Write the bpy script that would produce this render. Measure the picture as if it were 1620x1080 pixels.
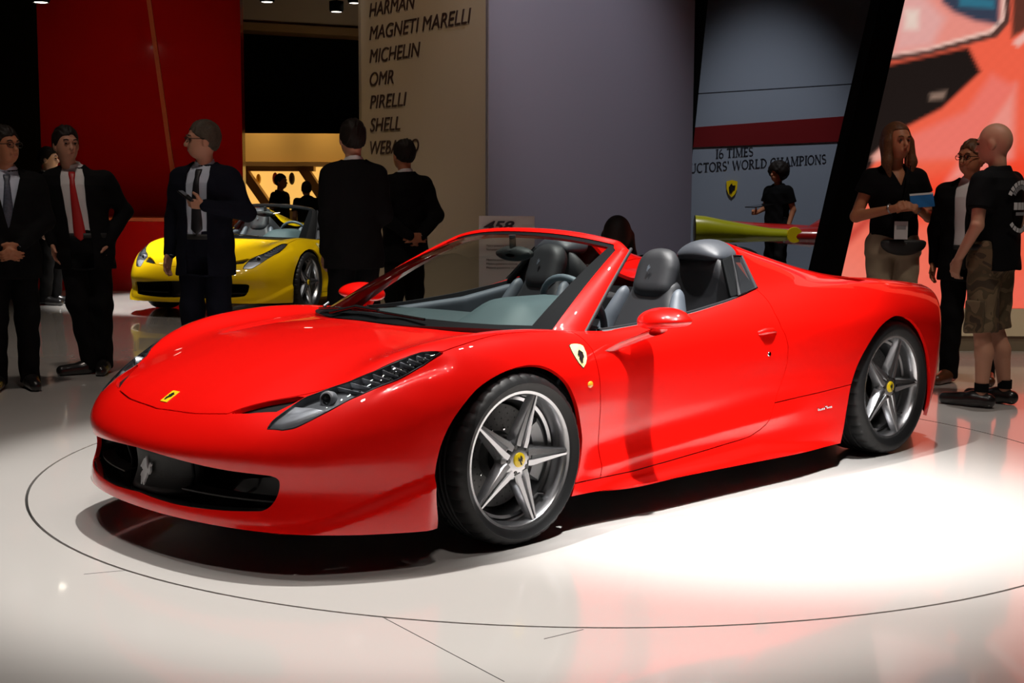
import bpy, bmesh, math, random
import numpy as np
from mathutils import Vector, Matrix

random.seed(7); np.random.seed(7)
for _o in list(bpy.data.objects): bpy.data.objects.remove(_o, do_unlink=True)

# ------------------------------------------------------------------ camera, world, light, exposure
scene = bpy.context.scene
cam_data = bpy.data.cameras.new('camera'); cam = bpy.data.objects.new('camera', cam_data)
scene.collection.objects.link(cam); scene.camera = cam
CAM_POS = Vector((3.5287, 4.5054, 1.3409))
_yaw, _pit, _roll = -2.3415, -.1116, .0044
_f = Vector((math.cos(_yaw) * math.cos(_pit), math.sin(_yaw) * math.cos(_pit), math.sin(_pit)))
_r = Vector((math.sin(_yaw), -math.cos(_yaw), 0)); _u = _r.cross(_f)
_r2 = _r * math.cos(_roll) + _u * math.sin(_roll); _u2 = _u * math.cos(_roll) - _r * math.sin(_roll)
cam.matrix_world = Matrix(((_r2.x, _u2.x, -_f.x, CAM_POS.x), (_r2.y, _u2.y, -_f.y, CAM_POS.y), (_r2.z, _u2.z, -_f.z, CAM_POS.z), (0, 0, 0, 1)))
cam_data.sensor_width = 36; cam_data.lens = 2150.2 / 1620 * 36
cam_data.clip_start = .05; cam_data.clip_end = 200

world = bpy.data.worlds.new('hall_dark'); scene.world = world; world.use_nodes = True
world.node_tree.nodes['Background'].inputs[0].default_value = (.55, .5, .46, 1)
world.node_tree.nodes['Background'].inputs[1].default_value = .02

vs = scene.view_settings
vs.view_transform = 'Standard'; vs.look = 'None'; vs.gamma = 1; vs.use_curve_mapping = False
vs.exposure = 0.0
scene.display_settings.display_device = 'sRGB'

# hall frame of reference: the visitors' aisle runs towards FW, RT is to the photographer's right
FW = Vector((math.cos(_yaw), math.sin(_yaw), 0)); RT = Vector((math.sin(_yaw), -math.cos(_yaw), 0))
def hall(right, depth, z=0.0):
    p = Vector((CAM_POS.x, CAM_POS.y, 0)) + RT * right + FW * depth
    return Vector((p.x, p.y, z))

def spot(name, loc, to, power, size, angle, blend=.3, col=(1, .97, .93)):
    d = bpy.data.lights.new(name, 'SPOT'); d.energy = power; d.spot_size = math.radians(angle); d.spot_blend = blend
    d.shadow_soft_size = size; d.color = col
    o = bpy.data.objects.new(name, d); scene.collection.objects.link(o); o.location = loc
    o.rotation_euler = (Vector(to) - Vector(loc)).to_track_quat('-Z', 'Y').to_euler()
    return o

# stage spotlights in the dark roof: one strong pool beside the car, the rest softer, fills added
spot('pool_spot', hall(1.7, 4.4, 7.0), hall(1.1, 5.8), 5200, .10, 27, 1.0, (1, .99, .98))
spot('car_spot', hall(-.6, 6.2, 8.2), (-.7, 0, .4), 3000, .07, 40, .35)
spot('nose_spot', hall(-2.4, 5.0, 7.5), (.6, 0, .5), 420, .06, 36, .6)
spot('rear_spot', hall(2.6, 8.4, 7.5), (-2.4, .2, .6), 900, .06, 40, .6)
spot('fill_floor', hall(.3, 1.2, 8.5), hall(-.3, 4.0), 520, .3, 74, .9, (1, .90, .84))
spot('yellow_spot', hall(-4.2, 13.6, 7.5), hall(-3.7, 15.8, .3), 5600, .12, 27, .5)
spot('base_fill', hall(4.9, 7.4, 3.4), hall(3.9, 11.3, .25), 160, .1, 34, .8, (1, .92, .78))  # added fill, no fixture: brightens the cream base of the screen
spot('yellow_fill', hall(-1.2, 11.0, 8.0), hall(-3.2, 15.6, .4), 1500, .12, 22, .6)  # added fill for the shaded flank of the yellow car
spot('beam_fill', hall(-3.2, 18.6, 2.6), hall(-3.2, 21, 4.1), 14, .1, 90, .8, (1, .8, .55))  # added fill from below, lifts the dark beige beam
spot('aisle_spot', hall(-2.8, 6.8, 8.6), hall(-3.2, 9.6), 500, .25, 60, .9, (1, .86, .74))
spot('aisle_spot', hall(-3.0, 11.5, 8.6), hall(-3.4, 12.6), 420, .25, 50, .9, (1, .86, .74))
spot('guest_spot', hall(4.2, 6.0, 8.4), hall(3.5, 10.0), 700, .25, 36, .9, (1, .88, .76))
for _r in (-4.6, -3.6, -2.6):
    spot('shop_spot', hall(_r, 21.85, 3.3), hall(_r, 22.6, 1.9), 60, .05, 75, .7, (1, .72, .36))
spot('list_spot', hall(-1.9, 9.8, 7.0), hall(-.9, 13.0, 2.0), 330, .15, 40, .9, (1, .78, .54))
spot('lilac_spot', hall(.5, 9.5, 7.5), hall(.5, 12.5, 2.6), 820, .15, 30, .9, (.86, .88, 1))
spot('champ_spot', hall(3.2, 15.5, 7.5), hall(3.6, 19, .9), 760, .15, 34, .9, (.95, .96, 1))
spot('race_spot', hall(2.6, 15.0, 7.5), hall(2.9, 17, .8), 900, .10, 20, .6)
spot('wall_spot', hall(-5.0, 15.4, 7.5), hall(-5.0, 18.5, .8), 120, .15, 50, .9, (1, .85, .7))
# a truss of small lamps over the turntable
for _i in range(14):
    spot('truss_spot', hall(-2.8 + .43 * _i, 4.2 + 1.9 * ((_i * 7) % 5) / 4 + (.5 if _i % 2 else 0), 7.6 + .25 * (_i % 3)), (-.9 + .25 * math.sin(_i * 2.1), .1, .5), 48, .05, 50, .5, (1, .95, .88))

# ------------------------------------------------------------------ geometry kit
def smax(a, b, k):
    h = np.maximum(k - np.abs(a - b), 0.0) / k
    return np.maximum(a, b) + h * h * k * 0.25

def smin(a, b, k):
    return -smax(-a, -b, k)

def sstep(t):
    t = np.clip(t, 0, 1)
    return t * t * (3 - 2 * t)

class Field2:
    """smooth 2D scalar field: table -> uniform grid -> gaussian -> cubic B-spline"""
    def __init__(self, us, vs, tab, du, dv, su, sv, mirror_v=False):
        us = np.array(us, float); vs = np.array(vs, float); tab = np.array(tab, float)
        o = np.argsort(us); us = us[o]; tab = tab[o]
        self.u0, self.v0, self.du, self.dv = us[0], vs[0], du, dv
        U = np.arange(us[0], us[-1] + du * .5, du); V = np.arange(vs[0], vs[-1] + dv * .5, dv)
        t1 = np.stack([np.interp(V, vs, r) for r in tab])
        g = np.stack([np.interp(U, us, t1[:, j]) for j in range(len(V))], 1)
        self.m = mirror_v
        g = self.smooth(g, su / du, 0, False)
        g = self.smooth(g, sv / dv, 1, mirror_v)
        g = np.pad(g, ((2, 3), (0, 0)), mode='edge')
        if mirror_v:
            g = np.concatenate([g[:, 2:0:-1], g], 1); g = np.pad(g, ((0, 0), (0, 3)), mode='edge')
        else:
            g = np.pad(g, ((0, 0), (2, 3)), mode='edge')
        self.g = g
    @staticmethod
    def smooth(g, s, ax, mir):
        if s < .2: return g
        n = int(math.ceil(3 * s)); k = np.exp(-.5 * (np.arange(-n, n + 1) / s) ** 2); k /= k.sum()
        g = np.moveaxis(g, ax, 0)
        lo = g[1:n + 1][::-1] if mir else 2 * g[:1] - g[1:n + 1][::-1]
        hi = 2 * g[-1:] - g[-n - 1:-1][::-1]
        p = np.concatenate([lo, g, hi], 0)
        out = sum(k[i] * p[i:i + g.shape[0]] for i in range(2 * n + 1))
        return np.moveaxis(out, 0, ax)
    def __call__(self, u, v):
        if self.m: v = np.abs(v)
        a = np.clip((u - self.u0) / self.du + 2, 1, self.g.shape[0] - 3.001)
        b = np.clip((v - self.v0) / self.dv + 2, 1, self.g.shape[1] - 3.001)
        i = a.astype(int); j = b.astype(int); s = a - i; t = b - j
        def w(s):
            return ((1 - s) ** 3 / 6, (3 * s ** 3 - 6 * s ** 2 + 4) / 6, (-3 * s ** 3 + 3 * s ** 2 + 3 * s + 1) / 6, s ** 3 / 6)
        ws, wt = w(s), w(t)
        r = 0
        for p in range(4):
            for q in range(4):
                r = r + ws[p] * wt[q] * self.g[i - 1 + p, j - 1 + q]
        return r

def surface_net(f, lo, hi, h, c=4, slack=1.1, newton=2):
    """zero set of f as a smooth triangle mesh with exact normals; f takes an (n,3) array"""
    lo = np.array(lo, float); hi = np.array(hi, float)
    n = (np.ceil((hi - lo) / (h * c)).astype(int) + 1)
    cx = [lo[a] + np.arange(n[a]) * h * c for a in range(3)]
    C = np.stack(np.meshgrid(*cx, indexing='ij'), -1)
    fc = f(C.reshape(-1, 3)).reshape(n)
    mn = fc; mx = fc
    for a in range(3):
        s0 = [slice(None)] * 3; s1 = [slice(None)] * 3
        s0[a] = slice(0, -1); s1[a] = slice(1, None)
        mn = np.minimum(mn[tuple(s0)], mn[tuple(s1)]); mx = np.maximum(mx[tuple(s0)], mx[tuple(s1)])
    act = (mn < slack * h * c) & (mx > -slack * h * c)
    m = (n - 1) * c + 1
    F = np.repeat(np.repeat(np.repeat(fc, c, 0), c, 1), c, 2)[:m[0], :m[1], :m[2]].copy()
    M = np.zeros(m, bool)
    A = np.repeat(np.repeat(np.repeat(act, c, 0), c, 1), c, 2)
    M[:-1, :-1, :-1] |= A
    for a in range(3):
        s0 = [slice(None)] * 3; s1 = [slice(None)] * 3
        s0[a] = slice(1, None); s1[a] = slice(0, -1)
        M2 = M.copy(); M2[tuple(s0)] |= M[tuple(s1)]; M = M2
    idx = np.argwhere(M)
    F[M] = f(lo + idx * h)
    s = F < 0
    corners = [(i, j, k) for i in (0, 1) for j in (0, 1) for k in (0, 1)]
    sl = lambda q: tuple(slice(q[a], m[a] - 1 + q[a]) for a in range(3))
    cnt = sum(s[sl(q)].astype(np.int8) for q in corners)
    cell = np.argwhere((cnt > 0) & (cnt < 8) & A[:m[0] - 1, :m[1] - 1, :m[2] - 1])
    cid = -np.ones(m - 1, int); cid[tuple(cell.T)] = np.arange(len(cell))
    acc = np.zeros((len(cell), 3)); num = np.zeros(len(cell))
    for q in corners:
        for a in range(3):
            if q[a]: continue
            r = list(q); r[a] = 1
            f0 = F[tuple((cell + q).T)]; f1 = F[tuple((cell + r).T)]
            x = (f0 < 0) != (f1 < 0)
            t = np.where(x, f0 / np.where(x, f0 - f1, 1), 0)
            p = cell + np.array(q) + t[:, None] * (np.arange(3) == a)
            acc += np.where(x[:, None], p, 0); num += x
    V = lo + acc / num[:, None] * h
    quads = []
    for a in range(3):
        b, d = (a + 1) % 3, (a + 2) % 3
        s0 = [slice(None)] * 3; s1 = [slice(None)] * 3
        s0[a] = slice(0, -1); s1[a] = slice(1, None)
        x0 = s[tuple(s0)]; x1 = s[tuple(s1)]
        e = np.argwhere(x0 != x1)
        ok = (e[:, b] > 0) & (e[:, d] > 0) & (e[:, b] < m[b] - 1) & (e[:, d] < m[d] - 1)
        e = e[ok]
        eb = (np.arange(3) == b).astype(int); ed = (np.arange(3) == d).astype(int)
        q = np.stack([cid[tuple((e - eb - ed).T)], cid[tuple((e - ed).T)], cid[tuple(e.T)], cid[tuple((e - eb).T)]], 1)
        flip = ~x0[tuple(e.T)]
        q[flip] = q[flip][:, ::-1]
        quads.append(q)
    Q = np.concatenate(quads); Q = Q[(Q >= 0).all(1)]
    V, N = newton_project(f, V, newton, h)
    T = np.concatenate([Q[:, [0, 1, 2]], Q[:, [0, 2, 3]]])
    return V, N, T

def grad(f, V, e=1e-4):
    g = np.zeros_like(V)
    for a in range(3):
        d = np.zeros(3); d[a] = e
        g[:, a] = (f(V + d) - f(V - d)) / (2 * e)
    return g

def newton_project(f, V, it, h):
    for _ in range(it):
        g = grad(f, V); v = f(V)
        st = -v[:, None] * g / np.maximum((g * g).sum(1), 1e-4)[:, None]
        l = np.linalg.norm(st, axis=1, keepdims=True)
        V = V + st * np.minimum(1, h * .6 / np.maximum(l, 1e-9))
    g = grad(f, V)
    return V, g / np.maximum(np.linalg.norm(g, axis=1, keepdims=True), 1e-9)

def clip(V, N, T, d):
    """keep the part of a triangle mesh where the per-vertex field d >= 0"""
    ins = d >= 0
    k = ins[T].sum(1)
    full = T[k == 3]
    cut = T[(k == 1) | (k == 2)]
    if len(cut) == 0: return compact(V, N, full)
    kc = ins[cut].sum(1)
    lone = np.where(kc == 1, ins[cut].argmax(1), (~ins[cut]).argmax(1))
    r = np.arange(len(cut))
    a, b, c = cut[r, lone], cut[r, (lone + 1) % 3], cut[r, (lone + 2) % 3]
    n = len(V)
    e = np.concatenate([np.stack([a, b], 1), np.stack([a, c], 1)]); e.sort(1)
    key = e[:, 0].astype(np.int64) * n + e[:, 1]
    uq, first, inv = np.unique(key, return_index=True, return_inverse=True)
    ue = e[first]
    t = (d[ue[:, 0]] / (d[ue[:, 0]] - d[ue[:, 1]]))[:, None]
    NV = V[ue[:, 0]] * (1 - t) + V[ue[:, 1]] * t
    NN = N[ue[:, 0]] * (1 - t) + N[ue[:, 1]] * t
    NN /= np.maximum(np.linalg.norm(NN, axis=1, keepdims=True), 1e-9)
    ab = n + inv[:len(cut)]; ac = n + inv[len(cut):]
    one = kc == 1
    t1 = np.stack([a[one], ab[one], ac[one]], 1)
    tw = ~one
    t2 = np.stack([ab[tw], b[tw], c[tw]], 1); t3 = np.stack([ab[tw], c[tw], ac[tw]], 1)
    return compact(np.concatenate([V, NV]), np.concatenate([N, NN]), np.concatenate([full, t1, t2, t3]))

def compact(V, N, T):
    u, inv = np.unique(T, return_inverse=True)
    return V[u], N[u], inv.reshape(-1, 3)

def sd_poly(P, poly):
    """signed distance in 2D, positive inside"""
    poly = np.array(poly, float); best = np.full(len(P), 1e9); ins = np.zeros(len(P), bool)
    for i in range(len(poly)):
        a = poly[i]; b = poly[(i + 1) % len(poly)]
        ab = b - a; ap = P - a
        t = np.clip((ap @ ab) / max(ab @ ab, 1e-12), 0, 1)
        best = np.minimum(best, np.hypot(*(ap - t[:, None] * ab).T))
        c = (a[1] > P[:, 1]) != (b[1] > P[:, 1])
        if a[1] != b[1]:
            xi = a[0] + (P[:, 1] - a[1]) / (b[1] - a[1]) * ab[0]
            ins ^= c & (P[:, 0] < xi)
    return np.where(ins, best, -best)

def spline(pts, n=8, closed=False):
    """Catmull-Rom through points"""
    P = np.array(pts, float); m = len(P); out = []
    rng = range(m if closed else m - 1)
    for i in rng:
        if closed: p0, p1, p2, p3 = P[i - 1], P[i], P[(i + 1) % m], P[(i + 2) % m]
        else: p0, p1, p2, p3 = P[max(i - 1, 0)], P[i], P[i + 1], P[min(i + 2, m - 1)]
        for t in np.linspace(0, 1, n, endpoint=False):
            out.append(.5 * (2 * p1 + (p2 - p0) * t + (2 * p0 - 5 * p1 + 4 * p2 - p3) * t * t + (3 * p1 - p0 - 3 * p2 + p3) * t ** 3))
    if not closed: out.append(P[-1])
    return np.array(out)

def boundary_loops(T):
    e = np.concatenate([T[:, [0, 1]], T[:, [1, 2]], T[:, [2, 0]]])
    k = e[:, 0].astype(np.int64) * (T.max() + 1) + e[:, 1]
    r = e[:, 1].astype(np.int64) * (T.max() + 1) + e[:, 0]
    return e[~np.isin(k, r)]

def hem(V, N, T, depth):
    """turn the open edges of a panel inwards so that it has thickness"""
    e = boundary_loops(T)
    u, inv = np.unique(e, return_inverse=True); inv = inv.reshape(-1, 2)
    n = len(V)
    top = V[u]; bot = V[u] - N[u] * depth
    V2 = np.concatenate([V, top, bot]); m = len(u)
    a, b = n + inv[:, 0], n + inv[:, 1]
    T2 = np.concatenate([T, np.stack([b, a, a + m], 1), np.stack([b, a + m, b + m], 1)])
    # wall normals
    fn = np.cross(V[e[:, 0]] - V[e[:, 1]], -N[e[:, 0]])
    wn = np.zeros((m, 3)); np.add.at(wn, inv[:, 0], fn); np.add.at(wn, inv[:, 1], fn)
    wn /= np.maximum(np.linalg.norm(wn, axis=1, keepdims=True), 1e-9)
    return V2, np.concatenate([N, wn, wn]), T2

def mirror_join(V, N, T):
    V2 = V * (1, -1, 1); N2 = N * (1, -1, 1)
    return np.concatenate([V, V2]), np.concatenate([N, N2]), np.concatenate([T, T[:, ::-1] + len(V)])

COL = bpy.context.scene.collection

def link(o, parent=None):
    COL.objects.link(o)
    if parent is not None: o.parent = parent
    return o

def mesh_np(name, V, N, T, mat, parent=None):
    me = bpy.data.meshes.new(name)
    V = np.asarray(V, np.float32); T = np.asarray(T, np.int32)
    me.vertices.add(len(V)); me.vertices.foreach_set('co', V.ravel())
    me.loops.add(T.size); me.loops.foreach_set('vertex_index', T.ravel())
    me.polygons.add(len(T)); me.polygons.foreach_set('loop_start', np.arange(0, T.size, 3, dtype=np.int32))
    me.update(calc_edges=True)
    me.shade_smooth()
    if N is not None: me.normals_split_custom_set_from_vertices(np.asarray(N, np.float32))
    me.materials.append(mat)
    return link(bpy.data.objects.new(name, me), parent)

class MB:
    """collects simple shapes; build() links them as one mesh object"""
    def __init__(self): self.v = []; self.f = []
    def add(self, v, f):
        n = len(self.v); self.v += [tuple(p) for p in v]; self.f += [tuple(i + n for i in q) for q in f]
        return self
    def box(self, x0, x1, y0, y1, z0, z1, M=None):
        v = [(x, y, z) for x in (x0, x1) for y in (y0, y1) for z in (z0, z1)]
        if M is not None: v = [tuple(M @ Vector(p)) for p in v]
        return self.add(v, [(0, 1, 3, 2), (4, 6, 7, 5), (0, 4, 5, 1), (2, 3, 7, 6), (0, 2, 6, 4), (1, 5, 7, 3)])
    def hexa(self, a, b):
        """two quads (4 points each, same order) joined"""
        return self.add(list(a) + list(b), [(3, 2, 1, 0), (4, 5, 6, 7), (0, 1, 5, 4), (1, 2, 6, 5), (2, 3, 7, 6), (3, 0, 4, 7)])
    def tube(self, pts, r, n=10, closed=False, cap=True, sx=1.0):
        P = [Vector(p) for p in pts]; m = len(P); rr = r if hasattr(r, '__len__') else [r] * m
        v = []; f = []; up = None
        for i in range(m):
            a = P[i - 1] if (i or closed) else P[i]; b = P[(i + 1) % m] if (i < m - 1 or closed) else P[i]
            t = (b - a).normalized()
            if up is None:
                up = t.orthogonal().normalized()
            else:
                up = (up - t * up.dot(t)).normalized()
            s = t.cross(up)
            for k in range(n):
                w = 2 * math.pi * k / n
                v.append(P[i] + up * (math.cos(w) * rr[i]) + s * (math.sin(w) * rr[i] * sx))
        for i in range(m if closed else m - 1):
            j = (i + 1) % m
            for k in range(n):
                f.append((i * n + k, i * n + (k + 1) % n, j * n + (k + 1) % n, j * n + k))
        if cap and not closed:
            f.append(tuple(range(n))[::-1]); f.append(tuple((m - 1) * n + k for k in range(n)))
        return self.add(v, f)
    def lathe(self, prof, n=48, M=None, a0=0, a1=2 * math.pi):
        """profile of (radius, height) turned about local z"""
        full = abs(a1 - a0 - 2 * math.pi) < 1e-6; m = n if full else n + 1
        v = [(r * math.cos(a0 + (a1 - a0) * k / n), r * math.sin(a0 + (a1 - a0) * k / n), z) for r, z in prof for k in range(m)]
        if M is not None: v = [tuple(M @ Vector(p)) for p in v]
        f = []
        for i in range(len(prof) - 1):
            for k in range(n):
                k2 = (k + 1) % m
                f.append((i * m + k, i * m + k2, (i + 1) * m + k2, (i + 1) * m + k))
        return self.add(v, f)
    def grid(self, rows, close_u=False, close_v=False):
        """rows: list of equally long lists of points"""
        a, b = len(rows), len(rows[0]); v = [p for r in rows for p in r]; f = []
        for i in range(a if close_u else a - 1):
            for j in range(b if close_v else b - 1):
                i2, j2 = (i + 1) % a, (j + 1) % b
                f.append((i * b + j, i2 * b + j, i2 * b + j2, i * b + j2))
        return self.add(v, f)
    def plate(self, outline, n, th):
        """flat polygon (list of 3D points, ccw seen from n) with thickness th against n"""
        o = [Vector(p) for p in outline]; n = Vector(n).normalized(); m = len(o)
        return self.add(o + [p - n * th for p in o], [tuple(range(m)), tuple(range(2 * m - 1, m - 1, -1))] + [(i, i + m, (i + 1) % m + m, (i + 1) % m) for i in range(m)])
    def build(self, name, mat, parent=None, smooth=None, bevel=0, solid=0, sub=0):
        me = bpy.data.meshes.new(name)
        me.from_pydata([tuple(p) for p in self.v], [], self.f)
        me.update()
        bm = bmesh.new(); bm.from_mesh(me)
        bmesh.ops.remove_doubles(bm, verts=bm.verts, dist=1e-6)
        bmesh.ops.recalc_face_normals(bm, faces=bm.faces)
        bm.to_mesh(me); bm.free()
        me.materials.append(mat)
        if smooth is not None:
            me.shade_smooth()
            try: me.set_sharp_from_angle(angle=math.radians(smooth))
            except Exception: pass
        o = link(bpy.data.objects.new(name, me), parent)
        if solid:
            md = o.modifiers.new('solid', 'SOLIDIFY'); md.thickness = solid; md.offset = -1
        if bevel:
            md = o.modifiers.new('bevel', 'BEVEL'); md.width = bevel; md.segments = 2; md.limit_method = 'ANGLE'; md.angle_limit = math.radians(40)
            md.harden_normals = False
        if sub:
            md = o.modifiers.new('sub', 'SUBSURF'); md.levels = sub; md.render_levels = sub
        return o

def thing(name, label, cat, loc=(0, 0, 0), rotz=0.0, group=None):
    o = bpy.data.objects.new(name, None); link(o)
    o.empty_display_size = .2
    o.location = loc; o.rotation_euler = (0, 0, rotz)
    o['label'] = label; o['category'] = cat
    if group: o['group'] = group
    return o

def tag(o, label, cat, group=None):
    o['label'] = label; o['category'] = cat
    if group: o['group'] = group
    return o

def struct(o, label=None, cat=None):
    o['kind'] = 'structure'
    if label: o['label'] = label
    if cat: o['category'] = cat
    return o

# ------------------------------------------------------------------ materials
def pm(name, col, rough=.5, metal=0.0, coat=0.0, coat_rough=.03, spec=.5, emit=None, es=0.0, trans=0.0, noise=0.0, nscale=40, bump=0.0, bscale=200, sheen=0.0):
    m = bpy.data.materials.new(name); m.use_nodes = True
    nt = m.node_tree; b = nt.nodes['Principled BSDF']
    b.inputs['Base Color'].default_value = (*col, 1); b.inputs['Roughness'].default_value = rough
    b.inputs['Metallic'].default_value = metal; b.inputs['Coat Weight'].default_value = coat
    b.inputs['Coat Roughness'].default_value = coat_rough; b.inputs['Specular IOR Level'].default_value = spec
    b.inputs['Transmission Weight'].default_value = trans
    if sheen: b.inputs['Sheen Weight'].default_value = sheen
    if emit: b.inputs['Emission Color'].default_value = (*emit, 1); b.inputs['Emission Strength'].default_value = es
    if noise or bump:
        tc = nt.nodes.new('ShaderNodeTexCoord')
    if noise:
        n = nt.nodes.new('ShaderNodeTexNoise'); n.inputs['Scale'].default_value = nscale; n.inputs['Detail'].default_value = 3
        mx = nt.nodes.new('ShaderNodeMix'); mx.data_type = 'RGBA'
        mx.inputs['A'].default_value = (*[c * (1 - noise) for c in col], 1); mx.inputs['B'].default_value = (*[min(1, c * (1 + noise)) for c in col], 1)
        nt.links.new(tc.outputs['Object'], n.inputs['Vector']); nt.links.new(n.outputs['Fac'], mx.inputs['Factor']); nt.links.new(mx.outputs['Result'], b.inputs['Base Color'])
    if bump:
        n = nt.nodes.new('ShaderNodeTexNoise'); n.inputs['Scale'].default_value = bscale; n.inputs['Detail'].default_value = 2
        bp = nt.nodes.new('ShaderNodeBump'); bp.inputs['Strength'].default_value = bump; bp.inputs['Distance'].default_value = .002
        nt.links.new(tc.outputs['Object'], n.inputs['Vector']); nt.links.new(n.outputs['Fac'], bp.inputs['Height']); nt.links.new(bp.outputs['Normal'], b.inputs['Normal'])
    return m

def glass_mat(name, tint=(.8, .86, .85), refl=1.0):
    m = bpy.data.materials.new(name); m.use_nodes = True; nt = m.node_tree; nt.nodes.clear()
    o = nt.nodes.new('ShaderNodeOutputMaterial'); mx = nt.nodes.new('ShaderNodeMixShader')
    t = nt.nodes.new('ShaderNodeBsdfTransparent'); t.inputs[0].default_value = (*tint, 1)
    g = nt.nodes.new('ShaderNodeBsdfGlossy'); g.inputs['Roughness'].default_value = .01; g.inputs[0].default_value = (refl, refl, refl, 1)
    fr = nt.nodes.new('ShaderNodeFresnel'); fr.inputs[0].default_value = 1.5
    nt.links.new(fr.outputs[0], mx.inputs[0]); nt.links.new(t.outputs[0], mx.inputs[1]); nt.links.new(g.outputs[0], mx.inputs[2]); nt.links.new(mx.outputs[0], o.inputs[0])
    return m

M = {}
M['red_paint'] = pm('red_paint', (.76, .004, .002), .38, 0, 1.0, .014, spec=.12)
M['yellow_paint'] = pm('yellow_paint', (.84, .54, .004), .38, 0, 1.0, .014, spec=.12)
M['black_gloss'] = pm('black_gloss', (.012, .012, .012), .12, 0, .5)
M['black_matt'] = pm('black_matt', (.012, .012, .012), .6, bump=.1)
M['rubber'] = pm('rubber', (.010, .010, .0105), .5, spec=.3, noise=.15, nscale=60)
M['seal'] = pm('seal', (.02, .02, .022), .55, spec=.2)
M['silver_trim'] = pm('silver_trim', (.42, .43, .45), .3, .85)
M['rim_metal'] = pm('rim_metal', (.46, .465, .48), .26, .93)
M['rim_dark'] = pm('rim_dark', (.13, .135, .14), .32, .9)
M['chrome'] = pm('chrome', (.8, .8, .82), .08, 1)
M['disc_metal'] = pm('disc_metal', (.10, .10, .10), .45, .6, noise=.3, nscale=120)
M['caliper_grey'] = pm('caliper_grey', (.35, .36, .37), .35, .5)
M['badge_yellow'] = pm('badge_yellow', (.85, .60, .01), .3, 0, .6)
M['badge_black'] = pm('badge_black', (.01, .01, .01), .4)
M['badge_cream'] = pm('badge_cream', (.9, .82, .35), .3, 0, .6)
M['amber'] = pm('amber', (.85, .33, .02), .2, 0, .6)
M['tail_red'] = pm('tail_red', (.4, .005, .005), .15, 0, 1)
M['lamp_grey'] = pm('lamp_grey', (.55, .56, .60), .28, .55)
M['emblem_silver'] = pm('emblem_silver', (.75, .75, .77), .4, .35)
M['border_black'] = pm('border_black', (.005, .0055, .006), .6, spec=.03)
M['lamp_dark'] = pm('lamp_dark', (.12, .125, .135), .35, .3)
M['leather_dark'] = pm('leather_dark', (.022, .023, .026), .5, bump=.25, bscale=500)
M['leather_blue'] = pm('leather_blue', (.085, .10, .12), .5, bump=.25, bscale=500)
M['leather_grey'] = pm('leather_grey', (.055, .080, .088), .6, bump=.25, bscale=500)
M['leather_cap'] = pm('leather_cap', (.05, .055, .065), .45, bump=.25, bscale=500)
M['stitch'] = pm('stitch', (.35, .36, .38), .6)
M['carpet_dark'] = pm('carpet_dark', (.01, .01, .011), .9)
M['glass'] = glass_mat('windscreen_glass', (.80, .86, .84))
M['lens'] = glass_mat('lamp_lens', (.92, .94, .95))
M['glass_dark'] = pm('quarter_glass', (.018, .019, .021), .08, 0, .6)

# ------------------------------------------------------------------ sports car body as a smooth field
# car axes: x forward (front axle at x = 0), y to the car's left, z up, metres
_yc = [0, .2, .4, .5, .6, .68, .75, .82, .9, 1.0]
_H = {
 1.20: [.36, .36, .35, .34, .32, .30, .28, .26, .24, .20],
 1.10: [.445, .44, .43, .42, .40, .38, .36, .34, .30, .25],
 1.00: [.53, .527, .515, .50, .48, .46, .445, .42, .39, .34],
 .90: [.59, .588, .575, .558, .532, .513, .497, .478, .45, .41],
 .80: [.635, .633, .62, .605, .585, .572, .56, .542, .51, .46],
 .65: [.688, .686, .673, .66, .65, .652, .65, .635, .60, .54],
 .50: [.73, .728, .72, .713, .712, .728, .735, .722, .68, .61],
 .35: [.76, .757, .748, .738, .738, .765, .778, .768, .725, .66],
 .20: [.78, .777, .765, .755, .753, .785, .80, .79, .75, .68],
 .0: [.797, .793, .78, .768, .765, .79, .81, .805, .765, .69],
 -.2: [.80, .797, .785, .775, .772, .788, .803, .80, .76, .68],
 -.4: [.79, .79, .782, .776, .772, .775, .782, .778, .735, .65],
 -.6: [.77, .77, .77, .77, .768, .766, .768, .762, .715, .63],
 -.9: [.78, .78, .78, .78, .78, .78, .782, .772, .72, .62],
 -1.2: [.80, .80, .80, .80, .80, .80, .808, .796, .745, .65],
 -1.5: [.84, .90, 1.04, 1.06, 1.0, .90, .85, .83, .78, .70],
 -1.62: [.88, .92, 1.10, 1.11, 1.07, .965, .882, .842, .80, .72],
 -1.75: [.90, .94, 1.105, 1.11, 1.07, .972, .89, .855, .81, .74],
 -1.9: [.91, .93, 1.065, 1.07, 1.03, .955, .895, .865, .83, .76],
 -2.1: [.915, .925, 1.01, 1.02, .99, .94, .90, .88, .85, .79],
 -2.3: [.91, .915, .955, .97, .95, .92, .90, .89, .87, .81],
 -2.5: [.90, .90, .915, .925, .915, .905, .90, .895, .875, .82],
 -2.7: [.88, .88, .885, .89, .89, .893, .895, .89, .865, .80],
 -2.9: [.865, .865, .865, .868, .872, .876, .875, .865, .835, .77],
 -3.1: [.855, .855, .855, .855, .858, .86, .855, .84, .80, .72],
 -3.3: [.845, .845, .843, .842, .84, .835, .825, .80, .75, .66],
 -3.45: [.835, .835, .83, .825, .815, .80, .78, .75, .69, .60],
 -3.7: [.80, .80, .79, .78, .77, .75, .73, .70, .64, .55]}
_zc = [.06, .12, .16, .20, .24, .28, .34, .42, .50, .58, .66, .74, .82, .90, 1.2]
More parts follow.
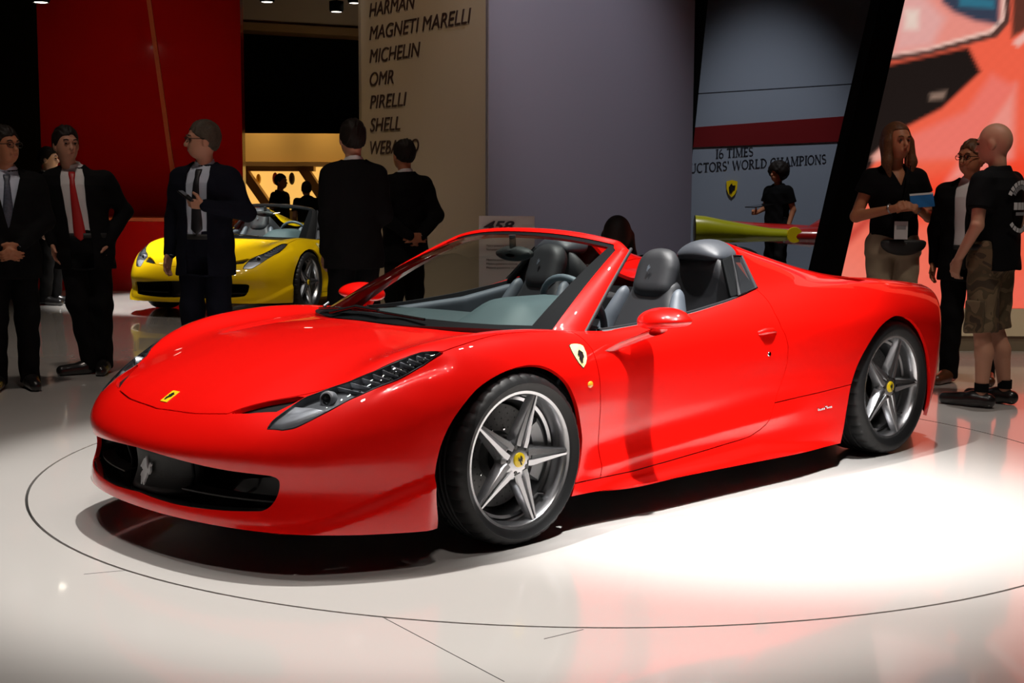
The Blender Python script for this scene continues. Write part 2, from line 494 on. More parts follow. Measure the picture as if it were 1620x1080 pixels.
_W = {
 1.25: [.62] * 15,
 .90: [.77, .77, .77, .775, .775, .775, .775, .775, .77, .75, .72, .68, .64, .60, .5],
 .70: [.83, .835, .84, .845, .85, .852, .855, .855, .85, .83, .80, .75, .70, .65, .5],
 .55: [.88, .885, .89, .892, .895, .898, .90, .90, .895, .878, .85, .81, .77, .72, .5],
 .42: [.915, .92, .925, .93, .932, .934, .935, .935, .932, .92, .90, .868, .83, .79, .6],
 .20: [.92, .92, .93, .93, .935, .935, .937, .94, .942, .94, .925, .90, .86, .82, .6],
 .0: [.92, .92, .93, .93, .935, .938, .94, .947, .95, .948, .935, .91, .87, .83, .6],
 -.2: [.92, .92, .922, .922, .925, .927, .93, .937, .942, .94, .928, .90, .86, .82, .6],
 -.4: [.93, .925, .92, .907, .903, .90, .898, .902, .91, .912, .903, .88, .84, .80, .6],
 -.7: [.935, .93, .92, .90, .888, .884, .882, .883, .887, .889, .882, .862, .82, .78, .6],
 -1.0: [.94, .935, .925, .905, .890, .885, .881, .881, .884, .887, .882, .862, .825, .78, .6],
 -1.3: [.945, .94, .93, .91, .898, .894, .892, .892, .895, .898, .895, .878, .842, .79, .6],
 -1.6: [.95, .945, .94, .93, .92, .918, .92, .91, .912, .92, .918, .90, .87, .82, .6],
 -1.9: [.95, .95, .948, .945, .94, .94, .94, .94, .938, .942, .948, .945, .932, .905, .7],
 -2.2: [.95, .95, .95, .95, .95, .95, .952, .955, .958, .965, .963, .952, .928, .875, .7],
 -2.6: [.95, .95, .95, .955, .957, .96, .962, .964, .966, .968, .968, .957, .932, .88, .7],
 -2.9: [.945, .947, .95, .952, .953, .955, .957, .96, .963, .965, .963, .95, .92, .865, .7],
 -3.05: [.945, .95, .955, .957, .958, .96, .962, .963, .963, .96, .957, .942, .91, .85, .7],
 -3.2: [.91, .92, .925, .93, .933, .936, .938, .94, .94, .94, .933, .912, .88, .82, .7],
 -3.35: [.81, .82, .83, .84, .845, .85, .855, .86, .865, .87, .87, .855, .82, .77, .6],
 -3.6: [.73, .74, .75, .76, .765, .768, .77, .775, .78, .78, .78, .77, .74, .68, .5]}
FH = Field2(list(_H), _yc, list(_H.values()), .05, .025, .055, .035, True)
FWD = Field2(list(_W), _zc, list(_W.values()), .05, .02, .09, .018)
_py = np.array([0, .1, .2, .3, .4, .5, .6, .65, .7, .75, .8, .9, 1.05]); _pd = np.array([0, .003, .010, .024, .045, .077, .123, .154, .194, .246, .31, .48, .80])
_pz = np.array([.05, .12, .15, .18, .22, .26, .30, .36, .40, .44, .50, .56, .62, .75, 1.0])
_px = np.array([1.045, 1.06, 1.078, 1.088, 1.083, 1.066, 1.06, 1.074, 1.088, 1.082, 1.06, 1.03, 1.0, .94, .9])
FF = Field2(_py, _pz, [[x - d for x in _px] for d in _pd], .025, .02, .03, .015)
_rz = np.array([.05, .15, .3, .45, .6, .7, .78, .84, .9, 1.2]); _rx = np.array([-3.28, -3.33, -3.40, -3.44, -3.455, -3.46, -3.475, -3.49, -3.46, -3.3])
_ry = np.array([0, .3, .5, .7, .8, .9, 1.05]); _rd = np.array([0, .02, .055, .12, .17, .26, .5])
FR = Field2(_ry, _rz, [[x + d for x in _rx] for d in _rd], .05, .03, .05, .03)
_kx = np.array([-3.6, -3.0, -2.4, -1.9, -1.5, -1.0, -.5, -.2, .2, .6, 1.2]); _kk = np.array([.10, .14, .16, .12, .08, .07, .09, .14, .18, .16, .12])

def car_field(P):
    x, y, z = P[:, 0], np.abs(P[:, 1]), P[:, 2]
    k = np.interp(x, _kx, _kk)
    f = smax(z - FH(x, y), y - FWD(x, z), k)
    f = smax(f, x - FF(y, z), .085)
    f = smax(f, FR(y, z) - x, .05)
    # flared lower edge of the front bumper: ledge rises from the grille corner to the wheel arch
    s = sstep((x - .38) / .1) * sstep((y - .40) / .30)
    zl = .185 + .16 * sstep((.98 - x) / .62)
    f = f - .030 * s * sstep((zl - z) / .05)
    # lower door: hollow flank above a rising crease, and the flared sill below it
    w = sstep((-.34 - x) / .14) * sstep((x + 1.95) / .45)
    dz = z - (.236 + .057 * (-.37 - x))
    f = f - w * .016 * smin(np.clip(1 - dz / .085, 0, 3) ** 2, np.clip(1 + dz / .10, 0, 3) ** 1.5, .55)
    f = f + w * .003 * np.exp(-((dz - .09) / .04) ** 2)
    w2 = sstep((-.36 - x) / .3) * sstep((x + 2.2) / .5)
    zs = np.interp(x, [-2.2, -1.9, -1.5, -1.0, -.4], [.13, .165, .205, .185, .165])
    f = f - w2 * .030 * sstep((zs - z) / .045)
    # hollow behind the headlight
    f = f + .012 * sstep((.66 - x) / .22) * sstep((x - .25) / .10) * np.exp(-((y - .838 + (x - .33) * .13) / (.012 + .010 * sstep((.6 - x) / .3))) ** 2) * (z > .5)
    return smax(f, .08 - z, .02)

def sill_z(x):
    """height of the lower edge of the body along the car"""
    return np.interp(x, [-3.5, -3.0, -2.2, -1.8, -1.3, -.9, -.3, .42, .7, .9, 1.1], [.22, .16, .121, .126, .133, .138, .146, .139, .15, .162, .168])

# ------------------------------------------------------------------ the sports car
HORSE = [(.40, .0), (.47, .02), (.47, .10), (.53, .20), (.61, .27), (.66, .36), (.72, .46), (.84, .40), (.95, .52), (.91, .68), (1.0, .78), (.88, .82), (.79, .70), (.81, .57), (.72, .58), (.62, .66),
         (.57, .78), (.53, .89), (.50, 1.0), (.44, .93), (.33, .90), (.23, .82), (.21, .77), (.27, .745), (.36, .78), (.40, .73), (.36, .64), (.33, .59), (.23, .63), (.12, .69), (.05, .63), (.08, .58), (.14, .61), (.23, .54), (.31, .51),
         (.21, .46), (.13, .38), (.09, .30), (.15, .29), (.22, .38), (.34, .44), (.42, .42), (.46, .36), (.39, .28), (.29, .20), (.23, .08), (.18, .02), (.26, .01), (.33, .12), (.42, .21), (.43, .12), (.39, .05)]

def horse_plate(name, o, ux, uz, n, w, h, th, mat, parent):
    """rearing horse emblem; o centre, ux right, uz up, n outward"""
    o, ux, uz, n = Vector(o), Vector(ux).normalized(), Vector(uz).normalized(), Vector(n).normalized()
    pts = [o + ux * ((a - .5) * w) + uz * ((b - .5) * h) for a, b in HORSE]
    bm = bmesh.new()
    top = [bm.verts.new(p + n * th) for p in pts]; bot = [bm.verts.new(p) for p in pts]
    f = bm.faces.new(top)
    m = len(pts)
    for i in range(m): bm.faces.new((top[i], bot[i], bot[(i + 1) % m], top[(i + 1) % m]))
    bmesh.ops.triangulate(bm, faces=[f]); bmesh.ops.recalc_face_normals(bm, faces=bm.faces)
    me = bpy.data.meshes.new(name); bm.to_mesh(me); bm.free(); me.materials.append(mat)
    return link(bpy.data.objects.new(name, me), parent)

def on_body(pts, lift=.0):
    """drop points onto the body surface along their own surface normal"""
    V = np.array(pts, float); V, N = newton_project(car_field, V, 6, .2)
    return V + N * lift, N

def drop(pts, lift=.0):
    """points (x, y) lowered from above onto the body"""
    P = np.array([(p[0], p[1], 0) for p in pts], float); hi = np.full(len(P), 1.25); lo = np.full(len(P), .30)
    zs = np.linspace(1.25, .3, 160); f = np.stack([car_field(np.column_stack([P[:, 0], P[:, 1], np.full(len(P), z)])) for z in zs])
    i = np.clip((f < 0).argmax(0), 1, 159); hi = zs[i - 1].copy(); lo = zs[i].copy()
    for _ in range(30):
        m = (hi + lo) / 2; P[:, 2] = m; c = car_field(P) < 0
        lo = np.where(c, m, lo); hi = np.where(c, hi, m)
    P[:, 2] = hi; N = grad(car_field, P); N /= np.linalg.norm(N, axis=1, keepdims=True)
    return P + N * lift, N

# --- outlines on the body, measured in car axes
HOOD = [(.994, 0), (.98, .2), (.962, .30), (.938, .394), (.826, .492), (.755, .561), (.671, .645), (.627, .688), (.545, .734), (.436, .761), (.361, .774), (.285, .806),
        (.15, .80), (0, .79), (-.2, .79), (-.36, .79), (-.46, .778)]
COWL = [(.05, 0), (.045, .2), (-.01, .35), (-.06, .45), (-.14, .56), (-.25, .66), (-.39, .74), (-.48, .772)]
BELT = [(-.48, .772), (-.60, .785), (-.80, .778), (-1.18, .778), (-1.49, .776), (-1.60, .774), (-1.69, .765)]
BUTT = [(-1.708, .755), (-1.72, .715), (-1.733, .67), (-1.753, .625), (-1.775, .56), (-1.79, .45), (-1.79, .30), (-1.74, .2), (-1.70, 0)]
HL_IN = [(.906, .592), (.879, .588), (.838, .594), (.782, .596), (.742, .602), (.671, .648), (.627, .69), (.545, .737), (.436, .765), (.361, .778), (.285, .812)]
HL_OUT = [(.384, .815), (.506, .807), (.613, .781), (.68, .756), (.738, .734), (.799, .704), (.847, .675), (.878, .643)]
INTAKE = [(.936, .40), (.826, .497), (.757, .566), (.748, .594), (.80, .584), (.849, .568), (.905, .475)]
GRILLE = [(0, .390), (.155, .385), (.31, .376), (.48, .366), (.61, .361), (.645, .356), (.660, .340), (.650, .29), (.634, .252), (.615, .236), (.588, .231), (.47, .222), (.275, .214), (.12, .216), (0, .222)]
ARCH_F = [(.424, .0), (.424, .10), (.415, .16), (.432, .25), (.431, .316), (.418, .393), (.388, .469), (.331, .542), (.239, .612), (.137, .654), (.035, .677), (-.065, .683), (-.143, .667), (-.205, .631), (-.255, .583), (-.302, .508), (-.335, .427), (-.353, .348), (-.335, .251), (-.284, .151), (-.25, .08), (-.22, .0)]
ARCH_R = [(-2.13, .0), (-2.145, .10), (-2.173, .184), (-2.198, .29), (-2.22, .395), (-2.262, .487), (-2.332, .576), (-2.44, .662), (-2.55, .705), (-2.65, .715), (-2.75, .69), (-2.843, .627), (-2.915, .546), (-2.958, .46), (-2.985, .356), (-3.0, .218), (-2.99, .1), (-2.98, .0)]
DOOR = [(-.40, .80), (-.428, .75), (-.445, .707), (-.443, .655), (-.452, .594), (-.463, .462), (-.463, .30), (-.462, .221), (-.452, .193), (-.657, .191), (-.905, .201), (-1.165, .214), (-1.40, .230), (-1.459, .237), (-1.53, .262), (-1.563, .28), (-1.60, .32), (-1.639, .371),
        (-1.701, .489), (-1.717, .547), (-1.718, .623), (-1.70, .68), (-1.679, .716), (-1.671, .781), (-1.69, .85), (-1.69, .95), (-.40, .95)]
QUARTER = [(-1.639, .371), (-1.793, .380), (-1.984, .389), (-2.30, .408), (-2.30, .05), (-.2, .05), (-.2, .193), (-.452, .193), (-.657, .191), (-.905, .201), (-1.165, .214), (-1.40, .230), (-1.459, .237), (-1.53, .262), (-1.563, .28), (-1.60, .32)]
NOTCH = [(-2.40, .70), (-2.44, .77), (-2.51, .80), (-2.60, .79), (-2.54, .755)]

def pieces(S, least=200):
    """connected pieces of a mesh, slivers dropped"""
    V, N, T = S
    lab = np.arange(len(V))
    while True:
        m = lab[T].min(1); new = lab.copy()
        for k in range(3): np.minimum.at(new, T[:, k], m)
        new = new[new]
        if (new == lab).all(): break
        lab = new
    u, c = np.unique(lab[T[:, 0]], return_counts=True)
    return [compact(V, N, T[lab[T[:, 0]] == q]) for q, n in zip(u, c) if n > least]

def build_car(name, label, paint, loc, rotz, detail_paint):
    car = thing(name, label, 'car', loc, rotz)
    V, N, T = surface_net(car_field, (-3.62, -.033, .06), (1.22, 1.06, 1.22), .011)
    # two passes round the thin features keep the trimmed edges crisp
    V, N, T = clip(V, N, T, V[:, 1])
    V, N, T = clip(V, N, T, V[:, 2] - sill_z(V[:, 0]))
    for A in (ARCH_F, ARCH_R):
        P = spline(A, 6)
        d = -sd_poly(V[:, [0, 2]], P)
        V, N, T = clip(V, N, T, np.where(V[:, 1] > .55, d, .05))
    GAP = .0022
    def split(S, poly, ax, keep, gap=GAP):
        V, N, T = S
        d = sd_poly(V[:, ax], poly)
        ok = keep(V)
        di = np.where(ok, d, -.05); do = np.where(ok, -d, .05)
        return clip(V, N, T, di - gap), clip(V, N, T, do - gap)
    def half(a, close=False):
        return np.array(a, float)
    S = (V, N, T)
    # cockpit opening, from the cowl over the belt line to the buttresses
    cock = np.concatenate([spline(COWL, 5), spline(BELT, 4)[1:], spline(BUTT, 4), [(-1.70, -.3), (.05, -.3)]])
    _, S = split(S, cock, [0, 1], lambda V: V[:, 2] > .55, .0)
    hl = np.concatenate([spline(HL_IN, 5), spline(HL_OUT, 5)])
    lens, S = split(S, hl, [0, 1], lambda V: V[:, 2] > .42)
    intake, S = split(S, INTAKE, [0, 1], lambda V: V[:, 2] > .42, .0008)
    notch, S = split(S, NOTCH, [0, 1], lambda V: V[:, 2] > .6, .0008)
    hoodp = np.concatenate([spline(HOOD[:4], 5)[:-1], HOOD[3:], [(-.50, .78), (-.8, .6), (-.8, -.3), (.994, -.3)]])
    hood, S = split(S, hoodp, [0, 1], lambda V: V[:, 2] > .42)
    door, S = split(S, DOOR, [0, 2], lambda V: V[:, 1] > .6)
    grille, S = split(S, np.concatenate([spline(GRILLE, 4), [(-.3, .222), (-.3, .39)]]), [1, 2], lambda V: V[:, 0] > .7, .0)
    quarter, S = split(S, QUARTER, [0, 2], lambda V: (V[:, 1] > .6))
    lid, S = split(S, np.array([(-1.84, -.3), (-1.84, .22), (-2.2, .34), (-2.75, .46), (-3.12, .50), (-3.16, -.3)]), [0, 1], lambda V: V[:, 2] > .6)
    def both(nm, S, mat, depth=.018):
        V, N, T = hem(*S, depth) if depth else S
        # the hem on the centre plane is not wanted
        if depth:
            c = (np.abs(V[T][:, :, 1]) < 1e-5).all(1); T = T[~c]; V, N, T = compact(V, N, T)
        return mesh_np(nm, *mirror_join(V, N, T), mat, car)
    def sided(nm, S, mat, depth=.018):
        V, N, T = hem(*S, depth) if depth else S
        a = mesh_np(nm, V, N, T, mat, car)
        b = mesh_np(nm, V * (1, -1, 1), N * (1, -1, 1), T[:, ::-1], mat, car)
        return a, b
    for q in pieces(S): both('front_body' if q[0][:, 0].mean() > -.6 else 'rear_body', q, paint)
    both('hood', hood, paint); both('engine_cover', lid, paint)
    doors = sided('door', door, paint, .03); sided('side_skirt', quarter, paint)
    lenses = sided('headlight', lens, M['lens'], 0)
    V, N, T = notch; sided('air_intake', (V - N * .05, N, T), M['black_matt'], 0)
    V, N, T = intake; meshes = sided('intake_mesh', (V - N * .018, N, T), M['black_mesh'], 0)
    # --- headlight insides (sub-parts of the lens)
    V, N, T = lens
    for s, L in zip((1, -1), lenses):
        fl = np.array((1, s, 1))
        B = V - N * .026
        Tm = T if s > 0 else T[:, ::-1]
        mesh_np('reflector_bowl', B * fl, N * fl, Tm, M['lamp_dark'], L)
        e_ = boundary_loops(T); wl = np.concatenate([V - N * .001, B]); n_ = len(V)
        mesh_np('lamp_wall', wl * fl, None, np.concatenate([np.stack([e_[:, 0], e_[:, 1], e_[:, 1] + n_], 1), np.stack([e_[:, 0], e_[:, 1] + n_, e_[:, 0] + n_], 1)]), M['lamp_dark'], L)
        # front silver reflector shell
        dv = (V[:, 0] - .775) * 1.0 + (V[:, 1] - .66) * .35
        Vc, Nc, Tc = clip(V, N, T, dv)
        mesh_np('reflector', (Vc - Nc * .008) * fl, Nc * fl, Tc if s > 0 else Tc[:, ::-1], M['lamp_grey'], L)
        # projector lamp and its hood
        c, n = drop([(.712, .672)], -.014)
        c = Vector(c[0] * fl); ax = Vector((.86, .30 * s, .12)).normalized()
        R = ax.to_track_quat('Z', 'Y').to_matrix().to_4x4(); R.translation = c
        MB().lathe([(.0, .012), (.012, .010), (.018, .004), (.020, 0), (.020, -.02), (0, -.025)], 20, R).build('projector_lens', M['black_gloss'], L, smooth=40)
        MB().lathe([(.021, .012), (.027, .010), (.029, 0), (.027, -.025), (.021, -.025), (.021, .012)], 20, R).build('projector_ring', M['lamp_grey'], L, smooth=40)
        # louvre blades of the light strip climbing the wing
        inn = spline(HL_IN, 10); out = spline([HL_IN[-1]] + HL_OUT + [HL_IN[0]], 10)
        for k in range(11):
            x = .66 - k * .034
            yi = np.interp(x, inn[::-1, 0], inn[::-1, 1]) + .004
            xo = x - .03 
            yo = np.interp(xo, out[:, 0], out[:, 1]) - .005
            if yo < yi + .016: continue
            p, nn = drop([(x, yi), (xo, yo)])
            a, b = p - nn * .003; c1, d1 = p - nn * .024
            e = np.array((-.022, .004, 0)); f1 = np.array((-.005, .001, 0))
            MB().hexa([a * fl, b * fl, (b + f1) * fl, (a + f1) * fl], [c1 * fl, d1 * fl, (d1 + e) * fl, (c1 + e) * fl]).build('louvre_blade', M['lamp_grey'], L)
            if yo - yi > .02:
                for q in (.30, .62):
                    m_ = p[0] * (1 - q) + p[1] * q - nn[0] * .016 + np.array((-.024, .004, 0))
                    Rm = Vector(nn[0] * fl).to_track_quat('Z', 'Y').to_matrix().to_4x4(); Rm.translation = Vector(m_ * fl)
                    MB().lathe([(0, .010), (.004, .009), (.006, .004), (.006, -.008)], 10, Rm).build('light_dot', M['black_gloss'], L, smooth=50)
        # dark gasket round the lens
        loop = spline(HL_IN, 4)[:-1].tolist() + spline(HL_OUT, 4).tolist()
        g, _ = drop(loop, -.001)
        MB().tube(g * fl, .0028, 6, closed=True).build('lens_gasket', M['seal'], L, smooth=60)
    # --- grille cavity with its centre section, blades and emblem
    gp = spline(GRILLE, 4)
    def fx(y, z): return float(FF(np.array([abs(y)]), np.array([z]))[0])
    full = np.concatenate([gp[::-1] * (-1, 1), gp[1:]]) if False else np.concatenate([gp, (gp * (-1, 1))[::-1]])
    rows = []
    for dep, sc in ((.006, 1.0), (.03, .985), (.10, .93), (.16, .90)):
        rows.append([(fx(y, z) - dep - (.01 if dep > .02 else 0), y * sc, .30 + (z - .30) * sc) for y, z in full])
    g = MB(); g.grid(rows, close_v=True); n0 = len(full)
    g.f.append(tuple(range(3 * n0, 4 * n0)))
    gr = g.build('grille_opening', M['black_gloss'], car)
    cs = MB()
    ys = np.linspace(-.21, .21, 15); zz = np.linspace(.225, .385, 8)
    cs.grid([[(fx(y, z) - .020 - .09 * abs(y / .21) ** 3 - .02 * (z - .22) / .16, y * (1 - .35 * (z - .225) / .16 * 0), z) for z in zz] for y in ys])
    cs.build('centre_section', M['black_matt'], gr, smooth=50, solid=.012)
    horse_plate('horse_emblem', (fx(0, .30) - .022, .0, .297), (0, 1, 0), (-.1, 0, 1), (1, 0, 0), .080, .110, .008, M['emblem_silver'], gr)
    for s in (1, -1):
        yy = np.linspace(.21, .615, 14)
        MB().grid([[(fx(y, .262) - .035, y * s, .262 + .01 * t) , (fx(y, .262) - .09, y * s, .270 + .01 * t)] for y in yy for t in (0,)]).build('grille_blade', M['black_matt'], gr, solid=.006)
        MB().grid([[(fx(y, z) - .07, s * (y + .02 * (z - .23) / .1), z) for z in (.23, .30, .37)] for y in (.205, .215)]).build('grille_fin', M['border_black'], gr, solid=.008)
    # --- wheel arch liners, floor pan
    for x, r, z0 in ((.035, .425, .30), (-2.58, .45, .30)):
        for s in (1, -1):
            prof = []
            rows = []
            for y in (.52, .70, .885):
                rows.append([(x + r * math.cos(a), s * y, max(.13, z0 + (.375 if x > -1 else .405) * math.sin(a))) for a in np.linspace(-.42, math.pi + .42, 33)])
            l = MB(); l.grid(rows); nb = 33
            l.f.append(tuple(range(nb)))
            l.build('arch_liner', M['black_matt'], car)
    und = MB(); und.hexa([(.98, -.40, .172), (.98, .40, .172), (.45, .80, .15), (.45, -.80, .15)], [(.98, -.40, .20), (.98, .40, .20), (.45, .80, .20), (.45, -.80, .20)])
    und.hexa([(.45, -.5, .13), (.45, .5, .13), (-3.1, .5, .13), (-3.1, -.5, .13)], [(.45, -.5, .22), (.45, .5, .22), (-3.1, .5, .22), (-3.1, -.5, .22)])
    und.hexa([(-.42, -.89, .14), (-.42, .89, .14), (-2.14, .91, .13), (-2.14, -.91, .13)], [(-.42, -.86, .20), (-.42, .86, .20), (-2.14, .88, .20), (-2.14, -.88, .20)])
    und.build('floor_pan', M['black_matt'], car)
    build_screen(car, paint); build_cabin(car, paint); build_details(car, paint, doors, detail_paint)
    return car

def build_screen(car, paint):
    _yy = [0, .2, .35, .45, .56, .66, .74, .775]; _xx = [.03, .022, -.035, -.085, -.165, -.28, -.42, -.50]; _zz = [.795, .792, .786, .780, .775, .772, .765, .760]
    def B(s):
        y = .775 * s; return np.array((np.interp(abs(y), _yy, _xx), y, np.interp(abs(y), _yy, _zz)))
    def Tp(s):
        return np.array((-.965 - .055 * s * s, .575 * s, 1.155 - .062 * abs(s) ** 2.4))
    def S(s, t, off=0.0):
        p = B(s) * (1 - t) + Tp(s) * t
        bulge = np.array((.42, 0, .9)) * (.11 * t * (1 - t)) * (1 - .35 * s * s)
        sd = np.array((0, np.sign(s) * 1.0, 0)) * .05 * t * (1 - t) * abs(s)
        n = np.array((.45, .45 * s, .82)); n /= np.linalg.norm(n)
        return p + bulge + sd + n * off
    def patch(s0, s1, t0, t1, ns, nt, off):
        return [[S(s, t, off) for t in np.linspace(t0, t1, nt)] for s in np.linspace(s0, s1, ns)]
    fr = MB()
    # one continuous frame: pillar - header - pillar
    path = [(-1, t) for t in np.linspace(-.01, .93, 20)] + [(-1 + .03 * k, .93 + .07 * math.sin(k * math.pi / 8)) for k in range(1, 4)] + [(s, 1.0) for s in np.linspace(-.88, .88, 30)] + [(1 - .03 * k, .93 + .07 * math.sin(k * math.pi / 8)) for k in (3, 2, 1)] + [(1, t) for t in np.linspace(.93, -.01, 20)]
    rows = []
    for s, t in path:
        a = min(1, max(0, (abs(s) - .86) / .12))
        ws = .080 * a; wt = .052 * (1 - a) + (.045 * a if t > .9 else 0)
        si = s - np.sign(s) * ws; ti = t - wt
        o, i = S(s, t, .004), S(si, ti, .006); m = S((s + si) / 2, (t + ti) / 2, .016)
        ob, ib = S(s * .985, t - .01 * (1 - a), -.035), S(si, ti, -.03)
        rows.append([o, o * .7 + m * .3 + np.array((0, 0, .003)), m, i * .7 + m * .3 + np.array((0, 0, .002)), i, ib, ob])
    fr.grid(rows, close_v=True)
    fr.build('windscreen_frame', paint, car, smooth=32)
    gl = MB().grid(patch(-.92, .92, .0, .955, 41, 21, .0)).build('windscreen', M['glass'], car, smooth=80)
    for q in ((.925, .855, .0, .95, 6, 21), (-.925, -.855, .0, .95, 6, 21), (-.86, .86, .91, .955, 40, 4), (-.86, .86, -.005, .055, 40, 4)):
        MB().grid(patch(*q, .0015)).build('glass_border', M['border_black'], gl, smooth=80)
    for s in (1, -1):
        MB().tube([S(s * 1.004, t, -.004) for t in np.linspace(.0, .97, 24)], .0085, 8).build('pillar_seal', M['seal'], car, smooth=60)
    # cowl tray and wipers
    rows = []
    for s in np.linspace(-.90, .90, 41):
        b = B(s); e = 1 - .75 * abs(s) ** 4
        rows.append([b + np.array((.03 * e, 0, -.014)), b + np.array((.005 * e, 0, -.006)), b + np.array((-.06 * e, 0, .0)), b + np.array((-.12 * e, 0, -.02))])
    MB().grid(rows).build('cowl_tray', M['black_matt'], car, smooth=60)
    wp = MB(); wp.tube([S(-.62, .012, .022), S(-.3, .03, .026), S(.1, .035, .026), S(.42, .02, .022)], .006, 8); 
    wo = wp.build('wiper', M['black_gloss'], car, smooth=60)
    MB().tube([S(-.30, .0, .02), S(-.1, .045, .032), S(.1, .036, .03)], .009, 8).build('wiper_arm', M['black_gloss'], wo, smooth=60)
    MB().tube([S(-.80, .0, .01), S(-.79, .03, .02), S(-.78, .05, .022), S(-.77, .02, .02)], .006, 8).build('washer_nozzle', M['silver_trim'], car, smooth=60)
    # inside mirror
    mb = MB(); mm = Matrix.Translation((-.86, 0, 1.045)) @ Matrix.Rotation(.25, 4, 'Y')
    rr = [[tuple(mm @ Vector((x, .115 * c * math.cos(a), .034 * c * math.sin(a)))) for a in np.linspace(0, 2 * math.pi, 24, endpoint=False)] for x, c in ((.03, .25), (.028, .7), (.012, 1), (-.012, 1), (-.014, .9), (-.012, .1))]
    mb.grid(rr, close_v=True); mb.tube([(-.85, 0, 1.06), (-.845, 0, 1.13)], .016, 10)
    mb.build('rear_view_mirror', M['black_matt'], car, smooth=50)

def rbox(P, c, h, r, R=None):
    q = P - np.array(c)
    if R is not None: q = q @ np.array(R)
    q = np.abs(q) - (np.array(h) - r)
    return np.linalg.norm(np.maximum(q, 0), axis=1) + np.minimum(q.max(1), 0) - r

def roty(a):
    c, s = math.cos(a), math.sin(a); return np.array(((c, 0, s), (0, 1, 0), (-s, 0, c)))
def rotz_(a):
    c, s = math.cos(a), math.sin(a); return np.array(((c, -s, 0), (s, c, 0), (0, 0, 1)))

def sdf_obj(name, f, lo, hi, h, mat, parent, c=4):
    V, N, T = surface_net(f, lo, hi, h, c=c, newton=2)
    return mesh_np(name, V, N, T, mat, parent)

